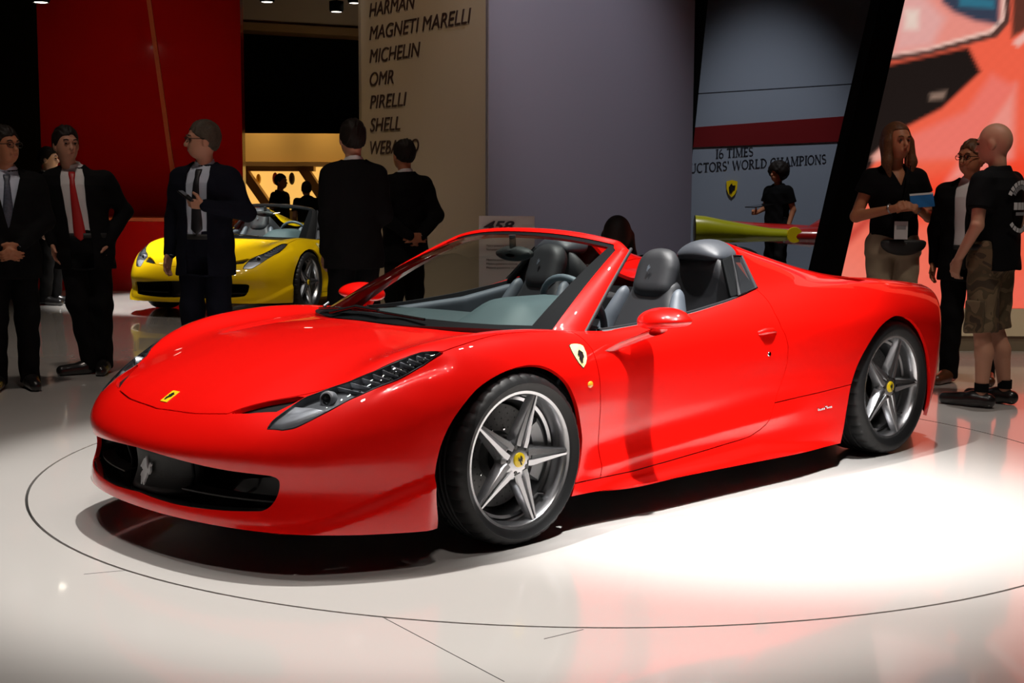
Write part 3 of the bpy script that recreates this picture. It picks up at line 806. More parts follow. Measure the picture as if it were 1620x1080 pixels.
def build_cabin(car, paint):
    # tub: dark lining below the belt line
    cock = np.concatenate([spline(COWL, 4), spline(BELT, 3)[1:], [(-1.70, .70), (-1.70, .3), (-1.70, 0)]])
    loop = np.concatenate([cock, (cock * (1, -1))[::-1][1:-1]])
    t = MB(); rows = []
    for z, sc in ((None, 1.0), (.70, .985), (.45, .97), (.20, .94)):
        rows.append([(-.85 + (x + .85) * sc, y * sc, (float(FH(np.array([max(x, -1.6)]), np.array([.775]))[0]) - .012 if z is None else z)) for x, y in loop])
    t.grid(rows, close_v=True); m = len(loop); t.f.append(tuple(range(3 * m, 4 * m)))
    t.build('cabin_lining', M['leather_dark'], car, smooth=40)
    # dashboard with instrument hood in front of the driver
    def dash(P):
        x, y, z = P.T
        top = .745 + .105 * np.exp(-((y - .36) / .19) ** 4) * sstep((-.22 - x) / .26) + .012 * np.cos(y * 2) + .02 * sstep((-.3 - x) / .25)
        f = smax(z - top, x - (.02 - .95 * np.maximum(np.abs(y) - .1, 0) ** 2), .04)
        f = smax(f, -.74 - .07 * np.exp(-((y - .36) / .2) ** 2) - x + .10 * (np.abs(y) > 2), .06)
        f = smax(f, np.abs(y) - .70, .03)
        return smax(f, .52 - z + .0 * x, .05)
    d = sdf_obj('dashboard', dash, (-.95, -.75, .45), (.10, .75, .90), .016, M['leather_grey'], car)
    for y in (-.30, .04, .20):
        MB().lathe([(.0, .006), (.036, .006), (.045, 0), (.045, -.03)], 20, Matrix.Translation((-.75, y, .665)) @ Matrix.Rotation(-1.35, 4, 'Y')).build('air_vent', M['black_matt'], d, smooth=40)
    # steering wheel
    mm = Matrix.Translation((-.875, .36, .79)) @ Matrix.Rotation(math.radians(-68), 4, 'Y')
    ring = [tuple(mm @ Vector((.178 * math.cos(a) * (.93 if math.cos(a) < -.8 else 1), .178 * math.sin(a), 0))) for a in np.linspace(0, 2 * math.pi, 40, endpoint=False)]
    sw = MB().tube(ring, .016, 10, closed=True).build('steering_wheel', M['leather_blue'], car, smooth=60)
    h = MB(); h.lathe([(0, .03), (.05, .028), (.068, .01), (.06, -.03), (0, -.035)], 20, mm)
    for a in (math.pi / 2, -math.pi / 2, math.pi): h.tube([tuple(mm @ Vector((.05 * math.cos(a), .05 * math.sin(a), 0))), tuple(mm @ Vector((.172 * math.cos(a), .172 * math.sin(a), 0)))], .015, 8)
    h.build('steering_hub', M['black_matt'], sw, smooth=50)
    # centre tunnel, inner door trims
    sdf_obj('centre_tunnel', lambda P: rbox(P, (-1.1, 0, .40), (.55, .11, .17), .05), (-1.75, -.2, .18), (-.5, .2, .62), .016, M['leather_dark'], car)
    for s in (1, -1):
        def trim(P, s=s):
            x, y, z = P.T
            top = np.interp(x, [-1.69, -1.2, -.6], [.86, .785, .75])
            f = smax(np.abs(y * s - .735) - .028, z - top, .03)
            return smax(smax(f, .40 - z, .02), np.abs(x + 1.12) - .55, .03)
        sdf_obj('door_trim', trim, (-1.75, (.66 if s > 0 else -.82), .36), (-.5, (.82 if s > 0 else -.66), .92), .014, M['leather_blue'], car)
        tr = MB(); b = spline(BELT[1:], 8)
        zt = lambda x, y: float(FH(np.array([x]), np.array([y]))[0])
        tr.grid([[(x, s * (y + .004), zt(x, .79) - .022), (x, s * (y + .006), zt(x, .79) - .001), (x, s * (y - .006), zt(x, .79) + .003), (x, s * (y - .014), zt(x, .79) + .001)] for x, y in b])
        tr.build('belt_trim', M['silver_trim'], car, smooth=50)
        tr = MB(); tr.grid([[(x, s * (y - .014), zt(x, .79) + .002), (x, s * (y - .016), zt(x, .79) + .008), (x, s * (y - .03), zt(x, .79) + .008), (x, s * (y - .033), zt(x, .79) - .02)] for x, y in b])
        tr.build('window_seal', M['seal'], car, smooth=50)
    # seats
    for s in (1, -1):
        cy = .365 * s
        R = roty(math.radians(-21)); Ri = R
        bc = np.array((-1.36, cy, .64))
        def cushion(P):
            f = rbox(P, (-1.05, cy, .36), (.27, .20, .09), .06, roty(math.radians(8)))
            return f
        def bol_c(P, e):
            return rbox(P, (-1.05, cy + .215 * e, .40), (.25, .05, .10), .045, roty(math.radians(8)))
        def back(P):
            q = (P - bc) @ R
            w = .205 - .07 * sstep((q[:, 2] - .02) / .24)
            f = smax(np.abs(q[:, 1]) - w, np.abs(q[:, 0]) - .05, .06)
            return smax(f, np.abs(q[:, 2]) - .30, .06)
        def bols(P, e):
            q = (P - bc) @ R
            yy = q[:, 1] * e; w = .215 - .05 * sstep((q[:, 2] + .02) / .28)
            f = np.sqrt(((yy - w) / .8) ** 2 + ((q[:, 0] - .035) / 1.0) ** 2) - .055 * (1 - .55 * sstep((q[:, 2] - .08) / .22))
            return smax(f, np.abs(q[:, 2] + .02) - .27, .05)
        hc = np.array((-1.448, cy, .945))
        def head(P):
            q = (P - hc) @ R
            w = .118 - .022 * sstep((q[:, 2] - .02) / .10)
            f = smax(np.abs(q[:, 1]) - w, np.abs(q[:, 0]) - .052, .07)
            return smax(f, np.abs(q[:, 2]) - .130, .075)
        lo = lambda z: (-1.7, cy - .32, z); 
        st = sdf_obj('seat', back, (-1.75, cy - .3, .28), (-1.1, cy + .3, 1.0), .012, M['leather_dark'], car)
        sdf_obj('cushion', cushion, (-1.45, cy - .28, .2), (-.7, cy + .28, .52), .014, M['leather_dark'], st)
        for e in (1, -1):
            sdf_obj('seat_bolster', lambda P: bol_c(P, e), (-1.45, cy - .32, .2), (-.7, cy + .32, .58), .014, M['leather_blue'], st)
            sdf_obj('back_bolster', lambda P: bols(P, e), (-1.75, cy - .34, .28), (-1.1, cy + .34, 1.02), .012, M['leather_blue'], st)
        sdf_obj('headrest', head, (-1.65, cy - .18, .75), (-1.28, cy + .18, 1.12), .010, M['leather_dark'], st)
        horse_plate('headrest_emblem', hc + np.array((.062, 0, .03)), (0, 1, 0), (-.36, 0, .93), (.93, 0, .36), .022, .034, .002, M['leather_blue'], st)
    # bulkhead behind the seats with the leather roll-hoop caps
    def zt(y):
        a = abs(y); return np.interp(a, [0, .16, .24, .32, .42, .54, .62, .70, .76], [.80, .82, .88, 1.0, 1.045, 1.045, 1.01, .90, .84])
    ys = np.linspace(-.76, .76, 61)
    bh = MB(); bh.grid([[(-1.70 + .16 * (1 - k) ** 2 + .075 * k * sstep(np.float64((abs(y) - .22) / .12)), y, .25 + (zt(y) - .25) * k) for k in np.linspace(0, 1, 9)] for y in ys])
    bh.build('bulkhead', M['leather_dark'], car, smooth=50, solid=.02)
    for s in (1, -1):
        def cap(P):
            x, y, z = P[:, 0], P[:, 1], P[:, 2]
            f = car_field(P - np.array((0, 0, .004)))
            f = smax(f, x + 1.575, .06); f = smax(f, -1.765 - x + .15 * np.abs(np.abs(y) - .45), .01)
            f = smax(f, 1.005 - z, .05); f = smax(f, np.abs(np.abs(y) - .485) - .155, .05)
            return f
        sdf_obj('roll_hoop_cap', cap, (-1.82, (.22 if s > 0 else -.70), .98), (-1.5, (.70 if s > 0 else -.22), 1.16), .008, M['leather_cap'], car)
        hp = MB(); hp.grid([[(-1.615 - .07 * k, s * (.37 + .0 * k), z) for z in (.55, .75, .95, 1.02)] for k in (0, 1)])
        # fixed quarter window between hoop and buttress
        A = [(-1.560, .765, .862), (-1.70, .758, .888), (-1.752, .628, 1.03), (-1.655, .645, 1.035)]
        q = MB(); q.plate([(x, s * y, z) for x, y, z in (A if s > 0 else A[::-1])], (0, s * .8, .6), .006)
        gq = q.build('quarter_window', M['glass_dark'], car)
        MB().tube([(x, s * y, z) for x, y, z in A], .007, 8, closed=True).build('window_surround', M['seal'], gq, smooth=60)
        w = MB(); w.hexa([(-1.52, s * .745, .85), (-1.565, s * .762, .862), (-1.665, s * .645, 1.04), (-1.60, s * .63, 1.02)], [(-1.54, s * .72, .845), (-1.58, s * .735, .855), (-1.67, s * .62, 1.03), (-1.615, s * .605, 1.01)])
        w.build('hoop_pillar', M['border_black'], car, bevel=.008)
        MB().tube([(-1.545, s * .768, .862), (-1.60, s * .715, .945), (-1.645, s * .653, 1.035)], .003, 8).build('pillar_strip', M['seal'], car, smooth=60)
        # inner quarter panel under the buttress
        iq = MB(); iq.grid([[(-1.55, s * .74, z), (-1.72, s * .72, z)] for z in (.4, .6, .85)]); iq.build('quarter_trim', M['leather_dark'], car)
    # rear deck between the buttresses
    MB().box(-1.86, -1.66, -.36, .36, .72, .80).build('wind_deflector', M['leather_dark'], car, bevel=.01)

def make_wheel(car, r, width, loc, side, phase, caliper_ang, spokes=5):
    """wheel with its outer face towards +y (side=+1)"""
    Mx = Matrix.Translation(loc) @ Matrix.Rotation(0 if side > 0 else math.pi, 4, 'Z') @ Matrix.Rotation(-math.pi / 2, 4, 'X')
    # local z = outwards, local x/y in the wheel plane (local y points down)
    w = width / 2; ri = .262
    n = 180
    prof = [(ri - .004, w - .028), (ri + .002, w - .016), (ri + .012, w - .010), (ri + .030, w + .001), (ri + .5 * (r - ri), w + .004), (r - .022, w - .004), (r - .010, w - .014), (r - .003, w - .030), (r, w - .05), (r, w - .075), (r - .007, w - .077), (r - .007, w - .085), (r, w - .087)]
    prof += [(r, .02), (r - .007, .018), (r - .007, .008), (r, .006)]
    prof += [(a, -b) for a, b in prof[::-1]]
    t = MB(); v = []; m = len(prof)
    for k in range(n):
        a = 2 * math.pi * k / n
        for i, (rr, z) in enumerate(prof):
            j = min(i, m - 1 - i)
            cut = .005 if (k % 5 == 0 and j in (6, 7, 8, 9)) else 0
            v.append(Mx @ Vector(((rr - cut) * math.cos(a), (rr - cut) * math.sin(a), z)))
    f = [(k * m + i, k * m + i + 1, ((k + 1) % n) * m + i + 1, ((k + 1) % n) * m + i) for k in range(n) for i in range(m - 1)]
    t.add(v, f)
    zf = w - .018                       # plane of the rim lip
    rim = MB(); rim.lathe([(ri - .026, zf - .09), (ri - .022, zf - .05), (ri - .018, zf - .014), (ri - .010, zf - .002), (ri + .001, zf + .001), (ri + .005, zf - .004), (ri + .005, zf - .016)], 90, Mx)
    R = rim.build('wheel', M['rim_metal'], car, smooth=35)
    bar = MB(); bar.lathe([(ri - .027, -w + .03), (ri - .05, -w + .05), (ri - .05, zf - .13), (ri - .034, zf - .10), (ri - .026, zf - .09)], 72, Mx); bar.build('rim_barrel', M['rim_dark'], R, smooth=50)
    MB().lathe([(ri - .040, zf - .075), (ri - .028, zf - .070), (ri - .028, zf - .085)], 72, Mx).build('rim_step', M['rim_metal'], R, smooth=50)
    t.build('tyre', M['rubber'], R, smooth=40)
    hub = MB(); hub.lathe([(0, zf - .012), (.034, zf - .012), (.062, zf - .016), (.078, zf - .028), (.080, zf - .06), (.06, zf - .09)], 40, Mx); hub.build('hub', M['rim_metal'], R, smooth=40)
    cp = MB().lathe([(0, zf - .003), (.020, zf - .004), (.0275, zf - .007), (.029, zf - .013)], 30, Mx).build('hub_cap', M['badge_yellow'], R, smooth=40)
    ux = Mx.to_3x3() @ Vector((1, 0, 0)); uz = Mx.to_3x3() @ Vector((0, -1, 0)); un = Mx.to_3x3() @ Vector((0, 0, 1))
    horse_plate('cap_horse', Mx @ Vector((0, 0, zf - .0035)), ux, uz, un, .026, .038, .0015, M['badge_black'], R)
    rs = [.050, .075, .10, .13, .16, .19, .22, .245, ri - .008]
    hw = [.034, .036, .033, .0285, .0245, .0205, .0165, .0135, .0125]
    for k in range(spokes):
        a = phase + k * 2 * math.pi / spokes
        # phase measured from straight up, turning towards the car's tail
        d = Vector((-math.sin(a) * side, -math.cos(a), 0)); s_ = Vector((-d.y, d.x, 0))
        rows = []
        for q, h_ in zip(rs, hw):
            z = zf - .013 + .010 * (q / ri) ** 2; dp = .050 - .022 * q / ri
            sec = [(-h_ * 1.25, z - dp), (-h_, z - .006), (-h_ * .86, z), (-h_ * .26, z + .0015), (-h_ * .12, z - .009), (h_ * .12, z - .009), (h_ * .26, z + .0015), (h_ * .86, z), (h_, z - .006), (h_ * 1.25, z - dp)]
            rows.append([Mx @ (d * q + s_ * a_ + Vector((0, 0, b_))) for a_, b_ in sec])
        sp = MB(); sp.grid(rows, close_v=True); sp.f.append(tuple(range((len(rows) - 1) * 10, len(rows) * 10)))
        sp.build('spoke', M['rim_metal'], R, smooth=25)
        gv = MB(); gv.grid([[Mx @ (d * q + s_ * (e * h_ * .22) + Vector((0, 0, zf - .013 + .010 * (q / ri) ** 2 - .0055))) for e in (-1, 1)] for q, h_ in list(zip(rs, hw))[1:-1]]); gv.build('spoke_groove', M['rim_dark'], R)
        b = a + math.pi / spokes
        db = Vector((-math.sin(b) * side, -math.cos(b), 0))
        mb_ = Mx @ Matrix.Translation(db * .052)
        MB().lathe([(0, zf - .012), (.008, zf - .012), (.011, zf - .016), (.0115, zf - .034)], 12, mb_).build('wheel_bolt', M['black_gloss'], R, smooth=30)
    # brake disc with drilled face, and caliper
    dz = zf - .135
    disc = MB(); disc.lathe([(.075, dz + .03), (.085, dz + .03), (.095, dz), (.198, dz), (.199, dz - .034), (.09, dz - .034)], 60, Mx); dsc = disc.build('brake_disc', M['disc_metal'], R, smooth=30)
    hl = MB()
    for k in range(24):
        for j, q in enumerate((.118, .142, .166, .186)):
            a = 2 * math.pi * k / 24 + j * .09
            c = Vector((q * math.cos(a), q * math.sin(a), dz + .0006))
            hl.add([Mx @ (c + Vector((.0038 * math.cos(w_), .0038 * math.sin(w_), 0))) for w_ in np.linspace(0, 2 * math.pi, 6, endpoint=False)], [tuple(range(6))])
    hl.build('disc_holes', M['black_matt'], dsc)['kind'] = 'stuff'
    bt = MB()
    for k in range(10):
        a = 2 * math.pi * k / 10
        bt.lathe([(0, .008), (.006, .007), (.007, 0)], 8, Mx @ Matrix.Translation((.105 * math.cos(a), .105 * math.sin(a), dz)))
    bt.build('disc_bolts', M['chrome'], dsc, smooth=40)['kind'] = 'stuff'
    cal = MB()
    ang = caliper_ang
    rows = []
    for a in np.linspace(ang - .62, ang + .62, 15):
        e = abs(a - ang) / .62; q0 = .135 + .01 * e; q1 = .222 - .006 * e * e
        d = lambda q: Vector((-math.sin(a) * side * q, -math.cos(a) * q, 0))
        rows.append([Mx @ (d(q0) + Vector((0, 0, dz + .006))), Mx @ (d(q0 + .008) + Vector((0, 0, dz + .052))), Mx @ (d(q1 - .02) + Vector((0, 0, dz + .058))), Mx @ (d(q1) + Vector((0, 0, dz + .046))), Mx @ (d(q1 + .003) + Vector((0, 0, dz - .05))), Mx @ (d(q0) + Vector((0, 0, dz - .05)))])
    cal.grid(rows, close_v=True); cal.f.append(tuple(range(6))); cal.f.append(tuple(range(14 * 6, 15 * 6)))
    cal.build('brake_caliper', M['caliper_grey'], R, smooth=35)
    vx = Vector((-math.sin(2.35) * side, -math.cos(2.35), 0)) * (ri - .036)
    MB().tube([Mx @ (vx + Vector((0, 0, zf - .07))), Mx @ (vx * .97 + Vector((0, 0, zf - .03)))], .005, 8).build('valve', M['chrome'], R)
    return R

def build_details(car, paint, doors, detail_paint):
    for s in (1, -1):
        make_wheel(car, .3275, .235, Vector((0, s * .825, .3285)), s, math.radians(18), math.radians(88))
        make_wheel(car, .345, .285, Vector((-2.65, s * .805, .346)), s, math.radians(18), math.radians(-80))
        # door mirror
        hc = np.array((-.745, 1.00 * s, .805))
        def hous(P):
            q = P - hc; q = q * (1, s, 1)
            q = q @ rotz_(-.18)
            f = np.linalg.norm(q / np.array((.105, .135, .062)), axis=1) - 1
            f = f * .062
            f = smax(f, -q[:, 0] - .052, .015)
            return smax(f, -q[:, 2] - .026 + .14 * q[:, 1], .035)
        mir = sdf_obj('door_mirror', hous, (-.92, min(.82 * s, 1.18 * s), .70), (-.58, max(.82 * s, 1.18 * s), .90), .008, detail_paint, car)
        arm = MB(); A = [((-.555, .872, .693), .042, .013), ((-.62, .895, .722), .050, .016), ((-.69, .93, .748), .056, .018), ((-.74, .965, .768), .058, .020)]
        rows = [[(c[0] + a * math.cos(w), s * (c[1] + .3 * a * math.cos(w) * 0 + b * 1.2 * math.sin(w) * .4), c[2] + b * math.sin(w)) for w in np.linspace(0, 2 * math.pi, 14, endpoint=False)] for c, a, b in A]
        rows.insert(0, [(-.57 + .3 * (p[0] + .57), s * .855, .685 + .3 * (p[2] - .685)) for p in rows[0]])
        arm.grid(rows, close_v=True); arm.build('mirror_arm', detail_paint, mir, smooth=60)
        gm = MB(); gm.add([(-.80 + .016 * math.cos(w), s * (1.015 + .085 * math.cos(w)), .817 + .026 * math.sin(w)) for w in np.linspace(0, 2 * math.pi, 24, endpoint=False)], [tuple(range(24))]); gm.build('mirror_glass', M['chrome'], mir)
        # wing shield
        c, n = on_body([(-.357, .886, .692)], .002); c, n = c[0], n[0]
        uz = np.array((-.10, 0, 1.0)); uz = uz - n * uz.dot(n); uz /= np.linalg.norm(uz); ux = np.cross(uz, n)
        shp = [(-.5, .40), (-.36, .47), (-.12, .50), (.12, .50), (.36, .47), (.5, .40), (.5, .10), (.42, -.12), (.24, -.34), (0, -.5), (-.24, -.34), (-.42, -.12), (-.5, .10)]
        def shield(w, h, lift, mat, nm, par):
            pts = [c + ux * (a * w) + uz * (b * h) for a, b in shp]
            pts, nn = on_body(pts, lift)
            pts = [(p[0], p[1] * s, p[2]) for p in pts]
            if s < 0: pts = pts[::-1]
            return MB().plate(pts, (n[0], n[1] * s, n[2]), .004).build(nm, mat, par)
        sh = shield(.083, .112, .002, M['badge_black'], 'wing_shield', car)
        shield(.077, .106, .0035, M['badge_cream'], 'shield_face', sh)
        hp, hn = on_body([c - uz * .006], .0045)
        horse_plate('shield_horse', hp[0] * (1, s, 1), ux * (1, s, 1) * s * -1 if False else ux * (1, s, 1), uz * (1, s, 1), n * (1, s, 1), .038, .060, .0015, M['badge_black'], sh)
        # side marker, door handle, lock, script badge
        c2, n2 = on_body([(-.39, .914, .577)], .0)
        Rm = Vector(n2[0] * (1, s, 1)).to_track_quat('Z', 'Y').to_matrix().to_4x4(); Rm.translation = Vector(c2[0] * (1, s, 1))
        MB().lathe([(0, .006), (.012, .005), (.018, .001), (.018, -.004)], 20, Rm @ Matrix.Diagonal((1, .75, 1, 1))).build('side_marker', M['amber'], car, smooth=50)
        p, nn = on_body([(-1.52, .903, .700), (-1.55, .905, .704), (-1.60, .91, .705), (-1.645, .916, .699)], .012)
        p2 = p.copy(); p2[0] -= nn[0] * .016; p2[-1] -= nn[-1] * .016
        hd = doors[0 if s > 0 else 1]
        MB().tube([q * (1, s, 1) for q in p2], [.010, .015, .014, .006], 10).build('door_handle', paint, hd, smooth=60)
        c3, n3 = on_body([(-1.586, .918, .601)], .0)
        Rm = Vector(n3[0] * (1, s, 1)).to_track_quat('Z', 'Y').to_matrix().to_4x4(); Rm.translation = Vector(c3[0] * (1, s, 1))
        MB().lathe([(0, .003), (.009, .003), (.011, 0)], 16, Rm).build('door_lock', M['chrome'], hd, smooth=40)
        # script lettering: one continuous stroke
        ph = np.linspace(0, 1, 60)
        xs = -1.955 - .115 * ph; zs = .305 + .006 * ph + .005 * np.sin(ph * 62) + .010 * np.exp(-((ph - .58) / .06) ** 2) + .006 * np.exp(-((ph - .02) / .04) ** 2)
        p, nn = on_body([(x, .943, z) for x, z in zip(xs, zs)], .001)
        MB().tube([q * (1, s, 1) for q in p], .0022, 5).build('script_badge', M['chrome'], car)
        # tail lamp
        Rm = Vector((-1, .28 * s, .12)).to_track_quat('Z', 'Y').to_matrix().to_4x4(); Rm.translation = Vector((-3.375, .66 * s, .735))
        tl = MB().lathe([(0, .020), (.05, .018), (.075, .010), (.082, 0), (.082, -.06)], 32, Rm).build('tail_lamp', M['tail_red'], car, smooth=40)
        MB().lathe([(.082, .006), (.092, .004), (.094, -.03), (.094, -.06)], 32, Rm).build('lamp_ring', M['black_gloss'], tl, smooth=40)
    # bonnet badge
    c, n = on_body([(.936, .0, .56)], .0015); c, n = c[0], n[0]
    uz = np.array((-.78, 0, .62)); uz = uz - n * uz.dot(n); uz /= np.linalg.norm(uz)
    pts = [c + np.array((0, a * .048, 0)) + uz * (b * .066) for a, b in ((-.5, -.5), (.5, -.5), (.5, .5), (-.5, .5))]
    bb = MB().plate(pts, n, .004).build('bonnet_badge', M['badge_yellow'], car, bevel=.001)
    horse_plate('badge_horse', c + n * .0005, (0, 1, 0), uz, n, .030, .046, .0012, M['badge_black'], bb)
    # rear: number plate recess, exhausts, diffuser
    MB().box(-3.47, -3.40, -.26, .26, .42, .54).build('plate_recess', M['black_matt'], car, bevel=.01)
    for y in (-.095, 0, .095):
        MB().tube([(-3.38, y, .33), (-3.47, y, .33)], .042, 20).build('exhaust_pipe', M['chrome'], car, smooth=40)
    df = MB()
    df.box(-3.30, -3.02, -.52, .52, .15, .16)
    for y in np.linspace(-.5, .5, 7): df.box(-3.36, -3.0, y - .005, y + .005, .13, .24)
    df.build('diffuser', M['black_matt'], car)

M['black_mesh'] = pm('black_mesh', (.003, .003, .003), .7, spec=.15, noise=.9, nscale=260)

# ------------------------------------------------------------------ visitors
def cap_(P, a, b, ra, rb):
    a = np.asarray(a, float); ab = np.asarray(b, float) - a
    q = P - a
    t = np.clip(q @ ab / max(ab @ ab, 1e-9), 0, 1)
    q = q - t[:, None] * ab
    return np.sqrt((q * q).sum(1)) - (ra + (rb - ra) * t)

def ell_(P, c, r):
    r = np.asarray(r, float)
    return (np.sqrt((((P - np.asarray(c)) / r) ** 2).sum(1)) - 1) * r.min()

def hand_prims(w, d, n, thumb, curl):
    """palm and five fingers; w wrist, d finger direction, n palm-facing direction, thumb = side of the thumb"""
    w, d, n = (np.array(v, float) for v in (w, d, n)); d /= np.linalg.norm(d); n = n - d * n.dot(d); n /= np.linalg.norm(n)
    s = np.cross(d, n) * thumb
    pr = []
    for k in (-.024, -.008, .008, .024):
        pr.append((w + d * .015 + s * k * .8, w + d * .085 + s * k, .015, .0135, .012))
    for k, ln in zip((-.028, -.0095, .0095, .028), (.062, .074, .080, .072)):
        b = w + d * .088 + s * k
        d1 = d * math.cos(curl) + n * math.sin(curl); m = b + d1 * ln * .5
        d2 = d * math.cos(curl * 2.1) + n * math.sin(curl * 2.1); e = m + d2 * ln * .5
        pr.append((b, m, .0098, .0092, .005)); pr.append((m, e, .0092, .0078, .005))
    b = w + d * .025 + s * .028; td = d * .62 + s * .62 + n * .42; td /= np.linalg.norm(td)
    m = b + td * .045; t2 = d * .85 + s * .2 + n * .45; t2 /= np.linalg.norm(t2)
    pr.append((b, m, .014, .0115, .010)); pr.append((m, m + t2 * .034, .0115, .009, .006))
    return pr

STAND = dict(LS=(-.01, .182, 1.418), RS=(-.01, -.182, 1.418), LE=(-.04, .255, 1.14), RE=(-.04, -.255, 1.14), LW=(.05, .25, .89), RW=(.05, -.25, .89),
             LH=(0, .085, .93), RH=(0, -.085, .93), LK=(.02, .10, .51), RK=(.02, -.10, .51), LA=(-.02, .105, .095), RA=(-.02, -.105, .095),
             LF=(.16, .13, .03), RF=(.16, -.13, .03), pelvis=(0, 0, .96), chest=(0, 0, 1.28), neck=(-.015, 0, 1.475), head=(.022, 0, 1.640),
             Ld=(.3, .1, -1), Rd=(.3, -.1, -1), Ln=(.2, -1, 0), Rn=(.2, 1, 0), Lc=.35, Rc=.35)

def person(label, right, depth, phi, height, outfit, pose={}, head_yaw=0, head_pitch=0, hair='short', hair_mat='hair_dark', skin='skin', glasses=False, h=.0105, group=None, face=True):
    k = height / 1.785
    J = dict(STAND); J.update(pose)
    J = {a: (np.array(v, float) if hasattr(v, '__len__') else v) for a, v in J.items()}
    root = thing('person', label, 'person', hall(right, depth), math.radians(45.84 + phi), group)
    root.scale = (k, k, k)
    lo_all = np.min([v for a, v in J.items() if hasattr(v, '__len__') and a[1:] not in ('d', 'n')], 0) - .22
    hi_all = np.max([v for a, v in J.items() if hasattr(v, '__len__') and a[1:] not in ('d', 'n')], 0) + .22
    lo_all[2] = max(lo_all[2], -.02)
    Rh = rotz_(math.radians(head_yaw)) @ roty(math.radians(head_pitch))
    hc = J['head']
    def hl(p): return hc + Rh @ np.array(p) * 1.05
    # ---- body: one continuous skin
    prims = [(J['pelvis'], J['chest'], .092, .095, .05), (J['chest'], J['neck'] + (0, 0, -.07), .095, .060, .04), (J['neck'] + (0, 0, -.06), hl((-.015, 0, -.06)), .056, .053, .03)]
    cf, cr = (.02, .056) if outfit['legs'][0] == 'shorts' else (.0, .046)
    for s in 'LR':
        prims += [(J['chest'] + (0, 0, .09), J[s + 'S'] + (0, 0, -.02), .060, .044, .04), (J[s + 'S'], J[s + 'E'], .048, .039, .02), (J[s + 'E'], J[s + 'W'], .040, .026, .015),
                  (J[s + 'H'], J[s + 'K'], .085, .056, .04), (J[s + 'K'], J[s + 'K'] * .6 + J[s + 'A'] * .4 + (-cf, 0, 0), .052, cr, .02), (J[s + 'K'] * .6 + J[s + 'A'] * .4 + (-cf, 0, 0), J[s + 'A'], cr, .036, .02),
                  (J[s + 'A'] + (-.02, 0, -.04), J[s + 'F'], .034, .024, .02)]
    prims = [(np.array(a), np.array(b), ra, rb, kk) for a, b, ra, rb, kk in prims]
    hands = [(J[s + 'W'], hand_prims(J[s + 'W'], J[s + 'd'], J[s + 'n'], -1 if s == 'L' else 1, J[s + 'c'])) for s in 'LR']
    def headf(P):
        q = (P - hc) @ Rh / 1.05
        f = ell_(q, (-.012, 0, .022), (.098, .077, .100))
        f = smin(f, ell_(q, (.026, 0, -.052), (.060, .054, .060)), .045)
        f = smin(f, cap_(q, (.086, 0, .012), (.104, 0, -.022), .008, .014), .012)
        f = smin(f, cap_(q, (.078, -.03, .030), (.078, .03, .030), .014, .014), .012)
        f = smin(f, cap_(q, (.082, -.016, -.055), (.082, .016, -.055), .010, .010), .010)
        for e in (1, -1):
            f = smax(f, -ell_(q, (.094, .032 * e, .010), (.016, .018, .012)), .012)
            f = smin(f, ell_(q, (-.008, .077 * e, -.008), (.022, .011, .031)), .008)
        return f
    def bodyf(P):
        f = None
        for a, b, ra, rb, kk in prims:
            d = cap_(P, a, b, ra, rb)
            f = d if f is None else smin(f, d, kk)
        for w, hp in hands:
            m = ((P - w) ** 2).sum(1) < .30 ** 2
            if m.any():
                g = f[m]; Q = P[m]
                for a, b, ra, rb, kk in hp: g = smin(g, cap_(Q, a, b, ra, rb), kk)
                f[m] = g
        m = ((P - hc) ** 2).sum(1) < .36 ** 2
        if m.any(): f[m] = smin(f[m], headf(P[m]), .015)
        return f
    V, N, T = surface_net(bodyf, lo_all, hi_all, h, newton=1)
    # only what clothing leaves bare keeps the body's own volume in view
    body = mesh_np('body', V, N, T, M[skin], root)
    if face:
        for e in (1, -1):
            mm = Matrix.Translation(hl((.0845, .032 * e, .010)))
            MB().lathe([(0, .007), (.006, .005), (.0095, .0), (.006, -.005), (0, -.007)], 10, mm).build('eye', M['eye'], root, smooth=80)
            MB().tube([hl((.090, .016 * e, .033)), hl((.094, .032 * e, .038)), hl((.082, .048 * e, .033))], .0042, 6).build('eyebrow', M[hair_mat] if hair_mat in M else M['hair_dark'], root, smooth=80)
        MB().tube([hl((.078, -.027, -.057)), hl((.088, -.012, -.055)), hl((.0905, 0, -.056)), hl((.088, .012, -.055)), hl((.078, .027, -.057))], [.002, .005, .0055, .005, .002], 8).build('lips', M['lips'], root, smooth=80)
    if glasses:
        g = MB()
        for e in (1, -1):
            g.tube([hl((.106 - .012 * abs(math.cos(w)) , (.033 + .026 * math.cos(w)) * e, .008 + .017 * math.sin(w))) for w in np.linspace(0, 2 * math.pi, 16, endpoint=False)], .0026, 5, closed=True)
            g.tube([hl((.092, .059 * e, .014)), hl((.0, .086 * e, .014))], .0026, 5)
        g.tube([hl((.106, -.010, .012)), hl((.106, .010, .012))], .0026, 5)
        g.build('glasses', M['eye'], root)
